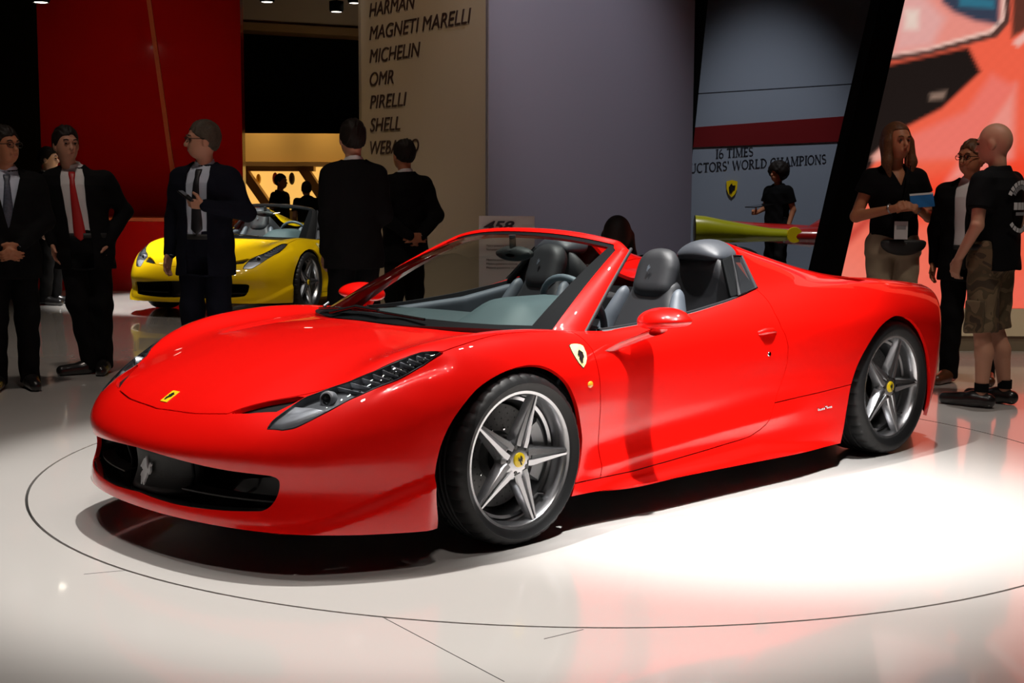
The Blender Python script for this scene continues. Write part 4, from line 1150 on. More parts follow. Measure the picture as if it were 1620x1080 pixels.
    # ---- hair
    if hair != 'bald':
        def hairf(P):
            q = (P - hc) @ Rh / 1.05; x, y, z = q.T
            f = ell_(q, (-.018, 0, .028), (.106, .086, .112)) + .0035 * np.sin(70 * x + 4 * np.sin(60 * y)) * np.sin(55 * y + 40 * z)
            if hair == 'long':
                f = ell_(q, (-.022, 0, .020), (.110, .094, .118))
                for e in (1, -1):
                    f = smin(f, cap_(q, (.015, .078 * e, .0), (.03, .088 * e, -.13), .034, .036), .03)
                    f = smin(f, cap_(q, (.03, .088 * e, -.13), (.045, .075 * e, -.23), .036, .014), .03)
                f = smin(f, cap_(q, (-.07, 0, -.02), (-.085, 0, -.19), .070, .05), .04)
                cut = np.minimum(x - .040, smin(.062 - np.abs(y + .006), .072 - z, .03))
                return smax(f, cut, .02)
            line = np.interp(x, [-.13, -.06, -.01, .03, .07, .11], [-.085, -.06, -.03, .015, .062, .088]) + .008 * np.sin(y * 95) * (x > 0)
            if hair == 'afro': f = ell_(q, (-.03, 0, .035), (.145, .14, .14)) + .006 * np.sin(60 * x) * np.sin(70 * y + 3) * np.sin(65 * z); line = line - .05
            f = smax(f, line - z, .012)
            if hair == 'balding': f = smax(f, .0 - np.sqrt((x - .015) ** 2 + y * y) + .058 * (z > .02), .02)
            return f
        lo, hi = hc - .28, hc + .24
        V, N, T = surface_net(hairf, lo, hi, h * .9, newton=1)
        mesh_np('hair', V, N, T, M[hair_mat], root)
    # ---- clothes
    zz_t = outfit.get('torso', ([.74, .86, 1.0, 1.12, 1.26, 1.36, 1.43, 1.475, 1.52], [.205, .205, .192, .188, .205, .210, .186, .112, .062], [.145, .145, .132, .13, .14, .135, .108, .076, .055]))
    cx = lambda z: np.interp(z, [.74, 1.0, 1.3, 1.5], [0, .005, .0, -.015])
    dx = J['chest'][0]; dy = J['chest'][1]; pz = J['pelvis'][2] - .96
    def torsof(P, grow=0.0):
        z = P[:, 2] - pz
        fr = np.clip((z - .9) / .38, 0, 1.5)
        w = np.interp(z, zz_t[0], zz_t[1]) + grow; d = np.interp(z, zz_t[0], zz_t[2]) + grow
        x = P[:, 0] - cx(z) - J['pelvis'][0] * (1 - fr) - dx * fr; y = P[:, 1] - J['pelvis'][1] * (1 - fr) - dy * fr
        return (np.sqrt((x / d) ** 2 + (y / w) ** 2) - 1) * np.minimum(w, d) * .9
    def sleeves(P, f, g, upto='W', k_=.075):
        for s in 'LR':
            f = smin(f, cap_(P, J[s + 'S'] + (0, 0, -.012), J[s + 'E'], .060 + g, .052 + g), k_)
            if upto == 'W': f = smin(f, cap_(P, J[s + 'E'], J[s + 'W'] * .97 + J[s + 'E'] * .03, .053 + g, .040 + g), .03)
        return f
    def folds(P, a=.004):
        return a * np.sin(P[:, 2] * 31 + 5 * P[:, 1] + 2 * np.sin(P[:, 0] * 23)) * np.sin(P[:, 1] * 27 + P[:, 2] * 9)
    top = outfit['top']
    if top[0] in ('suit', 'shirt'):
        # shirt under the jacket with its collar
        def shirtf(P):
            f = smax(torsof(P, -.012), np.abs(P[:, 2] - pz - 1.255) - .255, .01)
            return f
        hs = pz
        V, N, T = surface_net(lambda P: smin(shirtf(P), smax(cap_(P, J['neck'] + (-.004, 0, -.05), J['neck'] + (.004, 0, .045), .068, .061), P[:, 2] - J['neck'][2] - .045 - .25 * (J['neck'][0] - P[:, 0]), .004), .01), lo_all, hi_all, h * 1.2, newton=1)
        mesh_np('shirt', V, N, T, M[outfit.get('shirt', 'shirt_white')], root)
    if top[0] == 'suit':
        hem_z = top[2] if len(top) > 2 else .76
        def jack(P):
            f = torsof(P, .006)
            f = sleeves(P, f, .002)
            f = smax(f, hem_z + pz - P[:, 2], .01)
            f = smax(f, P[:, 2] - pz - 1.495 - .25 * (J['neck'][0] - P[:, 0]) - 1.5 * np.maximum(np.abs(P[:, 1] - J['neck'][1]) - .075, 0), .015)
            return f + folds(P)
        V, N, T = surface_net(jack, lo_all, hi_all, h, newton=1)
        z = V[:, 2] - pz; op = outfit.get('open', 'v')
        # front opening: V neck down to the button, or fully open
        if op == 'v': wv = np.interp(z, [1.06, 1.10, 1.44, 1.52, 1.6], [-.02, .004, .085, .07, .07])
        elif op == 'open': wv = np.interp(z, [.7, .95, 1.12, 1.42, 1.5, 1.6], [.085, .080, .075, .085, .07, .07])
        else: wv = np.full(len(z), -.05)
        yc = J['pelvis'][1] + (dy - J['pelvis'][1]) * np.clip((z - .9) / .38, 0, 1.5) + outfit.get('shift', 0)
        xs = V[:, 0] - dx - cx(z)
        d = np.where((xs > .02) & (np.abs(V[:, 1] - yc) < .16) & (N[:, 0] > .25) , np.abs(V[:, 1] - yc) - wv, .05)
        arm = np.min([cap_(V, J[s + a], J[s + b], .06, .05) for s in 'LR' for a, b in (('S', 'E'), ('E', 'W'))], 0)
        d = np.where(arm < .008, .05, d)
        V, N, T = clip(V, N, T, d)
        V, N, T = hem(V, N, T, .012)
        mesh_np('jacket', V, N, T, M[top[1]], root)
        for s in 'LR':
            a, b = J[s + 'E'], J[s + 'W']; u = (b - a) / np.linalg.norm(b - a)
            MB().tube([b - u * .03, b + u * .012], [.036, .0345], 14, cap=False).build('shirt_cuff', M[outfit.get('shirt', 'shirt_white')], root, smooth=60)
    elif top[0] == 'tee':
        def tee(P):
            f = torsof(P, .004)
            for s in 'LR':
                e = J[s + 'S'] * .38 + J[s + 'E'] * .62 if top[2:] != ('cap',) else J[s + 'S'] * .6 + J[s + 'E'] * .4
                f = smin(f, cap_(P, J[s + 'S'] + (0, 0, -.012), e, .068, .072), .05)
                u = (e - J[s + 'S']); u /= np.linalg.norm(u)
                side = (P - e) @ u
                f = np.where((P[:, 1] * (1 if s == 'L' else -1) > .17), smax(f, side - .012, .012), f)
            f = smax(f, outfit.get('tee_hem', .86) + pz - P[:, 2], .01)
            f = smax(f, P[:, 2] - pz - 1.495 - .3 * (J['neck'][0] - P[:, 0]) - 1.5 * np.maximum(np.abs(P[:, 1] - J['neck'][1]) - .075, 0), .012)
            return f + folds(P)
        V, N, T = surface_net(tee, lo_all, hi_all, h, newton=1)
        if outfit.get('vneck'):
            z = V[:, 2]; wv = np.interp(z, [1.30, 1.34, 1.46, 1.5, 1.6], [-.02, .0, .06, .07, .07])
            V, N, T = clip(V, N, T, np.where((V[:, 0] > .02) & (N[:, 0] > .2), np.abs(V[:, 1]) - wv, .05))
        V, N, T = hem(V, N, T, .010)
        mesh_np('t_shirt', V, N, T, M[top[1]], root)
    if outfit.get('tie'):
        zs = np.linspace(1.455, outfit.get('tie_end', 1.0), 26) + pz; rows = []
        for i, z in enumerate(zs):
            t = i / 25; w = np.interp(t, [0, .06, .10, .8, .93, 1], [.022, .024, .016, .040, .042, .003])
            zz = z - pz; fr = min(1.5, max(0, (zz - .9) / .38))
            y0 = J['pelvis'][1] * (1 - fr) + dy * fr + outfit.get('shift', 0) + outfit.get('tie_sway', 0) * t
            d_ = np.interp(zz, zz_t[0], zz_t[2]) - .012; wd = np.interp(zz, zz_t[0], zz_t[1]) - .012
            x0 = cx(zz) + J['pelvis'][0] * (1 - fr) + dx * fr
            row = []
            for e in (-1, -.5, 0, .5, 1):
                y = y0 + e * w; yy = min(.95, abs(y - y0 + outfit.get('shift', 0)) / wd)
                row.append((x0 + d_ * math.sqrt(1 - yy * yy) + .007 + .004 * (1 - abs(e)), y, z))
            rows.append(row)
        MB().grid(rows).build('tie', M[outfit['tie']], root, smooth=60, solid=.006)
    leg = outfit['legs']
    def trou(P):
        f = smax(torsof(P, -.016 if top[0] != 'tee' else -.004), np.abs(P[:, 2] - pz - .96) - .09, .02)
        f = smin(f, cap_(P, J['pelvis'] + (0, .05, -.02), J['pelvis'] + (0, -.05, -.02), .11, .11), .05)
        for s in 'LR':
            wide = .014 if leg[0] == 'shorts' else .0
            f2 = cap_(P, J[s + 'H'] + (0, 0, .0), J[s + 'K'], .102 + wide * .3, .080 + wide)
            if leg[0] == 'trousers': f2 = smin(f2, cap_(P, J[s + 'K'], J[s + 'A'] + (0, 0, -.045), .078, .066), .04)
            else:
                u = J[s + 'A'] - J[s + 'K']; e = J[s + 'K'] + u * .12
                f2 = smin(f2, cap_(P, J[s + 'K'], e, .094, .098), .04)
                f2 = smax(f2, (P - J[s + 'K'] - u * .10) @ (u / np.linalg.norm(u)), .012)
            f = smin(f, f2, .03)
        f = smax(f, .035 - P[:, 2], .01)
        return f + folds(P, .005)
    V, N, T = surface_net(trou, lo_all, hi_all, h * 1.1, newton=1)
    mesh_np('trousers' if leg[0] == 'trousers' else 'shorts', V, N, T, M[leg[1]], root)
    if outfit.get('belt'):
        rows = []
        for z in (.985, 1.02):
            w = np.interp(z, zz_t[0], zz_t[1]) - .004; d = np.interp(z, zz_t[0], zz_t[2]) - .004
            rows.append([(cx(z) + J['pelvis'][0] + d * math.cos(a), J['pelvis'][1] + w * math.sin(a), z + pz) for a in np.linspace(0, 2 * math.pi, 40, endpoint=False)])
        MB().grid(rows, close_v=True).build('belt', M['black_matt'], root, smooth=60, solid=.006)
    for s in 'LR':
        a = J[s + 'A']; t = J[s + 'F'].copy(); fd = t - a; fd[2] = 0; fd /= np.linalg.norm(fd)
        hz = np.array((a[0], a[1], 0)) - fd * .045; tz = np.array((t[0], t[1], 0))
        def shoe(P):
            f = smin(cap_(P, hz + (0, 0, .046), hz + fd * .09 + (0, 0, .056), .046, .046), cap_(P, hz + fd * .09 + (0, 0, .045), tz + fd * .02 + (0, 0, .036), .050, .040), .03)
            if outfit.get('boot'): f = smin(f, cap_(P, hz + (0, 0, .05), hz + fd * .02 + (0, 0, .10), .046, .046), .02)
            return smax(f, .001 - P[:, 2], .006)
        lo = np.minimum(hz, tz) - .10; hi = np.maximum(hz, tz) + .10; lo[2] = -.02; hi[2] = .20
        V, N, T = surface_net(shoe, lo, hi, h, newton=1)
        so = mesh_np('shoe', V, N, T, M[outfit.get('shoes', 'shoe_black')], root)
    return root

M['skin'] = pm('skin', (.50, .25, .16), .5, spec=.3)
M['skin_tan'] = pm('skin_tan', (.42, .17, .085), .5, spec=.3)
M['skin_pale'] = pm('skin_pale', (.55, .33, .24), .5, spec=.3)
M['lips'] = pm('lips', (.32, .09, .07), .5)
M['eye'] = pm('eye', (.01, .009, .008), .25)
M['hair_dark'] = pm('hair_dark', (.012, .008, .006), .6, spec=.2, noise=.4, nscale=90)
M['hair_grey'] = pm('hair_grey', (.07, .055, .04), .6, spec=.2, noise=.5, nscale=90)
M['hair_brown'] = pm('hair_brown', (.11, .045, .018), .55, spec=.25, noise=.6, nscale=70)
M['suit_black'] = pm('suit_black', (.0045, .0043, .0048), .85, noise=.2, nscale=300, spec=.12)
M['suit_navy'] = pm('suit_navy', (.006, .007, .014), .85, noise=.2, nscale=300, spec=.12)
M['shirt_white'] = pm('shirt_white', (.62, .60, .60), .7)
M['shirt_blue'] = pm('shirt_blue', (.52, .58, .70), .7)
M['tie_red'] = pm('tie_red', (.42, .012, .012), .45)
M['tie_black'] = pm('tie_black', (.010, .010, .014), .5)
M['tie_stripe'] = pm('tie_stripe', (.06, .07, .10), .5, noise=.8, nscale=60)
M['shoe_black'] = pm('shoe_black', (.012, .011, .011), .3, coat=.3)
M['shoe_brown'] = pm('shoe_brown', (.10, .035, .014), .35, coat=.3)
M['tee_black'] = pm('tee_black', (.004, .004, .0045), .9, spec=.1)
M['khaki'] = pm('khaki', (.30, .235, .155), .85, noise=.12, nscale=14)
M['gold'] = pm('gold', (.75, .48, .12), .3, .9)
M['print_white'] = pm('print_white', (.55, .55, .55), .7)
M['print_grey'] = pm('print_grey', (.22, .22, .23), .7)

def camo():
    m = pm('camo', (.2, .13, .07), .85); nt = m.node_tree; b = nt.nodes['Principled BSDF']
    tc = nt.nodes.new('ShaderNodeTexCoord'); n = nt.nodes.new('ShaderNodeTexNoise'); n.inputs['Scale'].default_value = 8; n.inputs['Detail'].default_value = 1.5; n.inputs['Distortion'].default_value = .8
    r = nt.nodes.new('ShaderNodeValToRGB'); r.color_ramp.interpolation = 'CONSTANT'
    el = r.color_ramp.elements
    el[0].color = (.05, .030, .014, 1); el[1].position = .42; el[1].color = (.12, .075, .034, 1)
    for p, c in ((.52, (.08, .055, .025, 1)), (.60, (.17, .115, .06, 1))):
        e = el.new(p); e.color = c
    nt.links.new(tc.outputs['Object'], n.inputs['Vector']); nt.links.new(n.outputs['Fac'], r.inputs['Fac']); nt.links.new(r.outputs['Color'], b.inputs['Base Color'])
    return m
M['camo'] = camo()

def add_people():
    SUIT = dict(top=('suit', 'suit_black'), legs=('trousers', 'suit_black'))
    # 1 glasses, hands folded, at the left edge of the picture
    person('man with glasses, black suit and striped tie, hands folded, at far left', -3.33, 9.0, 22, 1.745, dict(SUIT, tie='tie_stripe', shirt='shirt_blue', tie_end=1.08),
           dict(LE=(-.02, .25, 1.14), LW=(.19, .055, .97), RE=(-.02, -.25, 1.14), RW=(.19, -.055, .97), Ld=(.5, -.75, -.45), Rd=(.5, .75, -.45), Ln=(-.7, -.5, 0), Rn=(-.7, .5, 0), Lc=.5, Rc=.5), head_yaw=36, hair='short', hair_mat='hair_dark', skin='skin_tan', glasses=True)
    # 2 far man behind
    person('dark-haired man in a black suit seen in profile behind the red-tie man', -5.30, 15.6, 78, 1.80, dict(SUIT), hair='short', h=.013, head_yaw=10, skin='skin_pale')
    # 3 red tie
    person('man in black suit with white shirt and long red tie', -3.10, 9.78, 8, 1.78, dict(SUIT, tie='tie_red', open='open', tie_end=.965, belt=True),
           dict(LS=(-.01, .185, 1.415), LE=(-.09, .30, 1.17), LW=(.04, .19, .94), RE=(-.09, -.26, 1.16), RW=(.04, -.18, .94), RK=(.05, -.02, .52), RA=(.02, .055, .095), RF=(.12, -.12, .03), LK=(.0, .13, .51), LA=(-.03, .13, .095), LF=(.15, .14, .03), Ld=(.3, -.1, -1), Rd=(.3, .1, -1), pelvis=(0, .03, .96), RH=(0, -.06, .93), LH=(0, .11, .93), chest=(0, -.015, 1.28), neck=(-.01, -.05, 1.475), head=(.03, -.075, 1.64)),
           head_yaw=30, hair='short', skin='skin')
    # 4 phone
    m4 = person('man in navy suit and glasses holding a phone before the yellow car', -2.10, 9.32, -14, 1.80, dict(top=('suit', 'suit_navy', .74), legs=('trousers', 'suit_navy'), tie='tie_black', open='open', shirt='shirt_blue', tie_end=1.02, belt=True),
           dict(LE=(-.02, .30, 1.16), LW=(.22, .11, 1.215), RE=(-.06, -.27, 1.13), RW=(.0, -.27, .88), Ld=(.15, -.98, .12), Ln=(-.75, 0, .5), Lc=.6), head_yaw=-52, hair='short', hair_mat='hair_grey', skin='skin', glasses=True)
    c = m4.matrix_basis @ Vector((.262, .0, 1.275)); 
    ph = MB().box(-.035, .035, -.006, .006, -.06, .06).build('phone', M['black_gloss'], None, bevel=.004)
    ph.location = c; ph.rotation_euler = (math.radians(55), 0, math.radians(45 - 14)); tag(ph, 'black mobile phone in the hand of the navy-suited man', 'phone')
    # 5 back view
    person('tall dark-haired man in a black suit, back turned, before the golden shop', -1.12, 9.62, 202, 1.83, dict(SUIT), dict(RE=(-.02, -.215, 1.13), RW=(.20, -.16, 1.05), LE=(-.05, .20, 1.12), LW=(.03, .19, .88), LS=(-.01, .158, 1.418), RS=(-.01, -.158, 1.418), Rd=(.6, .8, .1)), hair='short', h=.0115, face=False)
    # 6 balding, back view
    person('balding man in dark suit with hands behind his back by supplier wall', -.885, 11.2, 215, 1.755, dict(SUIT),
           dict(LE=(-.10, .26, 1.14), LW=(-.19, .06, .97), RE=(-.10, -.26, 1.14), RW=(-.19, -.04, .97), Ld=(-.2, -1, -.1), Rd=(-.2, 1, -.1), Ln=(1, 0, 0), Rn=(1, 0, 0)), hair='balding', h=.0115, face=False, skin='skin_tan')
    # small figures far off
    person('short-haired shop visitor in black, standing in profile before the lit niche', -3.50, 20.6, 70, 1.56, dict(top=('tee', 'tee_black'), legs=('trousers', 'suit_black')), h=.016, hair='short', skin='skin_tan', face=False)
    person('stooping shop visitor in black beside the lit niche, half hidden by the tall man', -2.93, 19.6, 200, 1.46, dict(top=('tee', 'tee_black'), legs=('trousers', 'suit_black')), dict(chest=(.06, 0, 1.27), neck=(.10, 0, 1.46), head=(.17, 0, 1.62), LS=(.06, .185, 1.42), RS=(.06, -.185, 1.42)), h=.016, hair='short', face=False)
    person('dark-haired woman with big curly hair holding a flat clipboard beside the racing car', 3.50, 18.05, -55, 1.70, dict(top=('tee', 'tee_black'), legs=('trousers', 'suit_black')),
           dict(RE=(.02, -.22, 1.16), RW=(.24, -.15, 1.10), Rd=(1, .1, .05), LE=(-.06, .24, 1.14)), h=.014, hair='afro', skin='skin_tan', face=False)
    cb = MB().box(-.16, .16, -.10, .10, -.006, .006).build('clipboard', M['black_gloss']); cb.location = hall(3.21, 17.78, 1.14); cb.rotation_euler = (0, .12, math.radians(45.84 - 55)); tag(cb, 'dark clipboard held out by the woman beside the racing car', 'clipboard')
    person('dark-haired person crouching behind the red car, only the head showing', .72, 9.45, 170, 1.785, dict(top=('tee', 'tee_black'), legs=('trousers', 'suit_black')),
           dict(pelvis=(-.05, 0, .36), chest=(.05, 0, .68), neck=(.06, 0, .875), head=(.09, 0, 1.02), LS=(.05, .185, .835), RS=(.05, -.185, .835), LE=(.20, .26, .62), RE=(.20, -.26, .62), LW=(.36, .16, .58), RW=(.36, -.16, .58), LH=(-.05, .09, .34), RH=(-.05, -.09, .34), LK=(.34, .16, .46), RK=(.34, -.16, .46), LA=(.02, .14, .095), RA=(.02, -.14, .095), LF=(.20, .16, .03), RF=(.20, -.16, .03)),
           h=.013, hair='long', face=False)
    # woman with the brochure
    w = person('woman with long brown hair, black top and khaki trousers holding a brochure', 2.715, 9.72, 4, 1.83,
               dict(top=('tee', 'tee_black', 'cap'), vneck=True, tee_hem=.955, legs=('trousers', 'khaki'), torso=([.74, .86, 1.0, 1.12, 1.26, 1.36, 1.43, 1.475, 1.52], [.195, .195, .172, .155, .172, .180, .160, .098, .055], [.135, .135, .118, .112, .135, .128, .098, .066, .05])),
               dict(LS=(-.01, .163, 1.405), RS=(-.01, -.163, 1.405), LE=(-.01, .255, 1.13), LW=(.21, .07, 1.20), RE=(-.01, -.265, 1.13), RW=(.21, -.06, 1.19), Ld=(.30, -.95, .1), Rd=(.30, .95, .15), Ln=(-.6, -.2, -.6), Rn=(-.6, .2, -.6), Lc=.55, Rc=.55), head_yaw=14, hair='long', hair_mat='hair_brown', skin='skin_tan', h=.009)
    wm = w.matrix_basis
    br = MB().box(-.004, .004, -.085, .085, -.05, .05).build('brochure', M['brochure_blue'], None); br.location = wm @ Vector((.215, .115, 1.245)); br.rotation_euler = (.08, -.25, math.radians(45.84 + 4)); tag(br, 'blue and white brochure held by the long-haired woman', 'brochure')
    MB().box(.004, .0046, -.085, .085, .036, .05).build('brochure_edge', M['print_white'], br)
    bd = thing('name_badge', 'white plastic name badge hanging on a lanyard before the black top', 'badge', wm @ Vector((.205, -.02, .98)), math.radians(45.84 + 4)); bd.scale = (.96, .96, .96)
    MB().box(0, .004, -.05, .05, 0, .13).build('card', M['badge_card'], bd); MB().box(.004, .0045, -.035, .035, .07, .10).build('print', M['print_grey'], bd)
    MB().tube([(.0, 0, .13), (-.01, .02, .25), (.0, .05, .42), (-.06, .075, .53)], .004, 6).build('lanyard', M['tee_black'], bd)
    # waist pouch
    def pouch(P):
        q = P - np.array((.125, .03, .93)); 
        f = ell_(q, (0, 0, .02), (.055, .16, .085)); return smax(f, q[:, 2] - .045, .02)
    po = sdf_obj('waist_pouch', pouch, (.05, -.16, .82), (.22, .22, 1.02), .010, M['black_matt'], w)
    for s in (1, -1):
        a = np.array((.21, .065 * s, 1.195)); b = np.array((-.01, .26 * s, 1.13)); c = a * .86 + b * .14
        u = Vector(a - b).normalized(); R = u.to_track_quat('Z', 'Y').to_matrix().to_4x4(); R.translation = Vector(c)
        MB().tube([tuple(R @ Vector((.030 * math.cos(t), .030 * math.sin(t), 0))) for t in np.linspace(0, 2 * math.pi, 16, endpoint=False)], .006, 6, closed=True).build('bracelet', M['silver_trim'], w, smooth=60)
    # open white shirt
    sm = person('man in black jacket and open-necked white shirt with gold belt buckle', 3.17, 9.47, -32, 1.70, dict(SUIT, open='open', shoes='shoe_brown', belt=True, shirt='shirt_white'),
           dict(LE=(-.06, .27, 1.13), LW=(.0, .25, .88), RE=(-.08, -.26, 1.13), RW=(-.04, -.25, .88), RA=(.02, -.10, .095), RK=(.03, -.09, .51), LA=(-.10, .14, .095), LK=(-.02, .13, .51), LF=(.05, .20, .03), RF=(.19, -.13, .03)), head_yaw=-22, hair='short', hair_mat='hair_brown', skin='skin_tan', glasses=True)
    bk = MB()
    for y in (-.020, .020): bk.box(0, .006, y - .005, y + .005, -.022, .022)
    bk.box(0, .006, -.020, .020, -.005, .005)
    bo = bk.build('belt_buckle', M['gold'], sm); bo.location = (.137, 0, 1.0)
    # bald man in camouflage shorts
    t = person('bald man in printed black t-shirt and camouflage cargo shorts', 3.00, 8.50, 224, 1.775,
               dict(top=('tee', 'tee_black'), legs=('shorts', 'camo'), belt=True, shoes='shoe_black', torso=([.74, .86, 1.0, 1.12, 1.26, 1.36, 1.43, 1.475, 1.52], [.205, .205, .200, .20, .215, .220, .195, .115, .064], [.16, .16, .155, .15, .155, .145, .112, .075, .058])),
               dict(LS=(-.01, .195, 1.42), RS=(-.01, -.195, 1.42), LE=(-.03, .275, 1.14), LW=(.10, .245, .93), Ld=(.25, .0, -.95), Ln=(-.3, -1, 0), Lc=.7, RE=(-.06, -.27, 1.14), RW=(.12, -.22, .96), LK=(.0, .11, .51), LA=(-.03, .13, .095), LF=(.18, .15, .03), RA=(-.06, -.12, .095)), head_yaw=10, head_pitch=6, hair='bald', skin='skin', h=.0095)
    # cargo pocket, print on the back
    def pk(P): return rbox(P, (.0, .196, .60), (.065, .014, .075), .012)
    sdf_obj('cargo_pocket', pk, (-.10, .16, .49), (.14, .25, .71), .010, M['camo'], t)
    for z, r0, a0, a1, cnt, nm in ((1.285, .105, .35, 2.8, 9, 'print_white'), (1.285, .075, .5, 2.6, 11, 'print_grey'), (1.225, .105, 3.7, 5.7, 7, 'print_white')):
        for k in range(cnt):
            b0 = a0 + (a1 - a0) * k / cnt; b1 = a0 + (a1 - a0) * (k + .72) / cnt; rows = []
            for a in np.linspace(b0, b1, 3):
                rows.append([(-.172 * math.sqrt(max(0, 1 - (r * math.cos(a) / .24) ** 2)), r * math.cos(a), z + r * math.sin(a)) for r in (r0, r0 + .026)])
            MB().grid(rows).build('back_print', M[nm], t, solid=.002)
    for y, wd, z, nm in ((-.06, .016, 1.235, 'print_white'), (-.02, .016, 1.235, 'print_white'), (.02, .016, 1.235, 'print_white'), (.06, .016, 1.235, 'print_white'), (0, .055, 1.20, 'print_grey')):
        MB().grid([[(-.173 * math.sqrt(1 - ((y + e * wd) / .24) ** 2), y + e * wd, z + f) for f in (0, .045 if wd < .02 else .02)] for e in np.linspace(-1, 1, 5)]).build('back_print', M[nm], t, solid=.002)
    for s, (ax, ay) in ((1, (-.03, .13)), (-1, (-.06, -.12))):
        MB().tube([(ax - .0, ay, .10), (ax + .0, ay, .155)], [.044, .044], 14, cap=False).build('sock', M['tee_black'], t, smooth=60)
M['brochure_blue'] = pm('brochure_blue', (.02, .13, .35), .3, noise=.5, nscale=10)
M['badge_card'] = pm('badge_card', (.55, .53, .53), .15, coat=.6)

# ------------------------------------------------------------------ the exhibition hall
def lacquer(name, col, rough, noise):
    m = pm(name, col, rough, 0, .6, .04, spec=.5); nt = m.node_tree; b = nt.nodes['Principled BSDF']
    tc = nt.nodes.new('ShaderNodeTexCoord'); n = nt.nodes.new('ShaderNodeTexNoise'); n.inputs['Scale'].default_value = 1.6; n.inputs['Detail'].default_value = 4
    mp = nt.nodes.new('ShaderNodeMapRange'); mp.inputs['To Min'].default_value = rough * (1 - noise); mp.inputs['To Max'].default_value = rough * (1 + noise)
    nt.links.new(tc.outputs['Object'], n.inputs['Vector']); nt.links.new(n.outputs['Fac'], mp.inputs['Value']); nt.links.new(mp.outputs['Result'], b.inputs['Roughness'])
    return m
M['floor'] = lacquer('white_floor_lacquer', (.62, .59, .56), .16, .3)
M['groove'] = pm('groove', (.02, .018, .016), .6)
M['dark_wall'] = pm('dark_wall', (.006, .006, .006), .8)
M['ceiling'] = pm('ceiling_dark', (.010, .010, .010), .8)
M['red_wall'] = pm('red_wall', (.42, .004, .003), .16, 0, .4, .06)
M['orange_glint'] = pm('orange_glint', (.55, .10, .035), .3)  # orange reflections on the red gloss, put into the colour
M['gold_wall'] = pm('gold_wall', (.62, .40, .13), .45)
M['gold_dark'] = pm('gold_dark', (.25, .14, .05), .5)
M['niche'] = pm('niche_light', (.8, .6, .3), .5, emit=(1.0, .56, .13), es=.85)
M['beige_wall'] = pm('beige_wall', (.40, .32, .235), .55, noise=.05, nscale=1.5)
M['lilac_wall'] = pm('lilac_wall', (.34, .31, .36), .6)
M['letter_dark'] = pm('letter_dark', (.035, .016, .012), .5)
M['grey_wall'] = pm('grey_wall', (.27, .31, .38), .35)
M['band_red'] = pm('band_red', (.16, .006, .008), .4)
M['letter_navy'] = pm('letter_navy', (.012, .014, .022), .5)
M['black_frame'] = pm('black_frame', (.0015, .0015, .0015), .8, spec=.05)
M['cream'] = pm('cream_base', (.62, .54, .36), .5)
M['brown_base'] = pm('brown_base', (.16, .12, .075), .5)
M['placard'] = pm('placard_white', (.60, .58, .55), .5)
M['lamp_lit'] = pm('lamp_lit', (1, 1, 1), .5, emit=(1, .9, .75), es=9)
M['lamp_cool'] = pm('lamp_cool', (1, 1, 1), .5, emit=(.6, .8, 1), es=2)
M['race_yellow'] = pm('race_yellow', (.42, .42, .01), .3, coat=.8)
M['race_red'] = pm('race_red', (.35, .006, .004), .3, coat=.8)

def box_h(name, r0, r1, d0, d1, z0, z1, mat, parent=None, bevel=0):
    """upright box in hall axes"""
    p = [hall(r, d) for r, d in ((r0, d0), (r1, d0), (r1, d1), (r0, d1))]
    return MB().hexa([(q.x, q.y, z0) for q in p], [(q.x, q.y, z1) for q in p]).build(name, mat, parent, bevel=bevel)

def text_mesh(name, body, o, ux, uz, size, mat, parent, shear=0.0, depth=.006, width=None, align='LEFT', weight=0.0, xs=1.0):
    c = bpy.data.curves.new(name, 'FONT'); c.body = body; c.size = size; c.shear = shear; c.extrude = depth / 2; c.align_x = align; c.offset = weight
    t = bpy.data.objects.new(name, c); COL.objects.link(t)
    dg = bpy.context.evaluated_depsgraph_get(); dg.update()
    me = bpy.data.meshes.new_from_object(t.evaluated_get(dg))
    COL.objects.unlink(t); bpy.data.objects.remove(t); bpy.data.curves.remove(c)
    co = np.zeros(len(me.vertices) * 3); me.vertices.foreach_get('co', co); co = co.reshape(-1, 3)
    if width: xs = width / (co[:, 0].max() - co[:, 0].min()); co[:, 0] -= co[:, 0].min()
    ux, uz = Vector(ux).normalized(), Vector(uz).normalized(); n = ux.cross(uz)
    P = np.array(o) + np.outer(co[:, 0] * xs, ux) + np.outer(co[:, 1], uz) + np.outer(co[:, 2] + depth / 2, n)
    me.vertices.foreach_set('co', P.astype(np.float32).ravel()); me.update()
    me.materials.clear(); me.materials.append(mat); me.name = name
    return link(bpy.data.objects.new(name, me), parent)

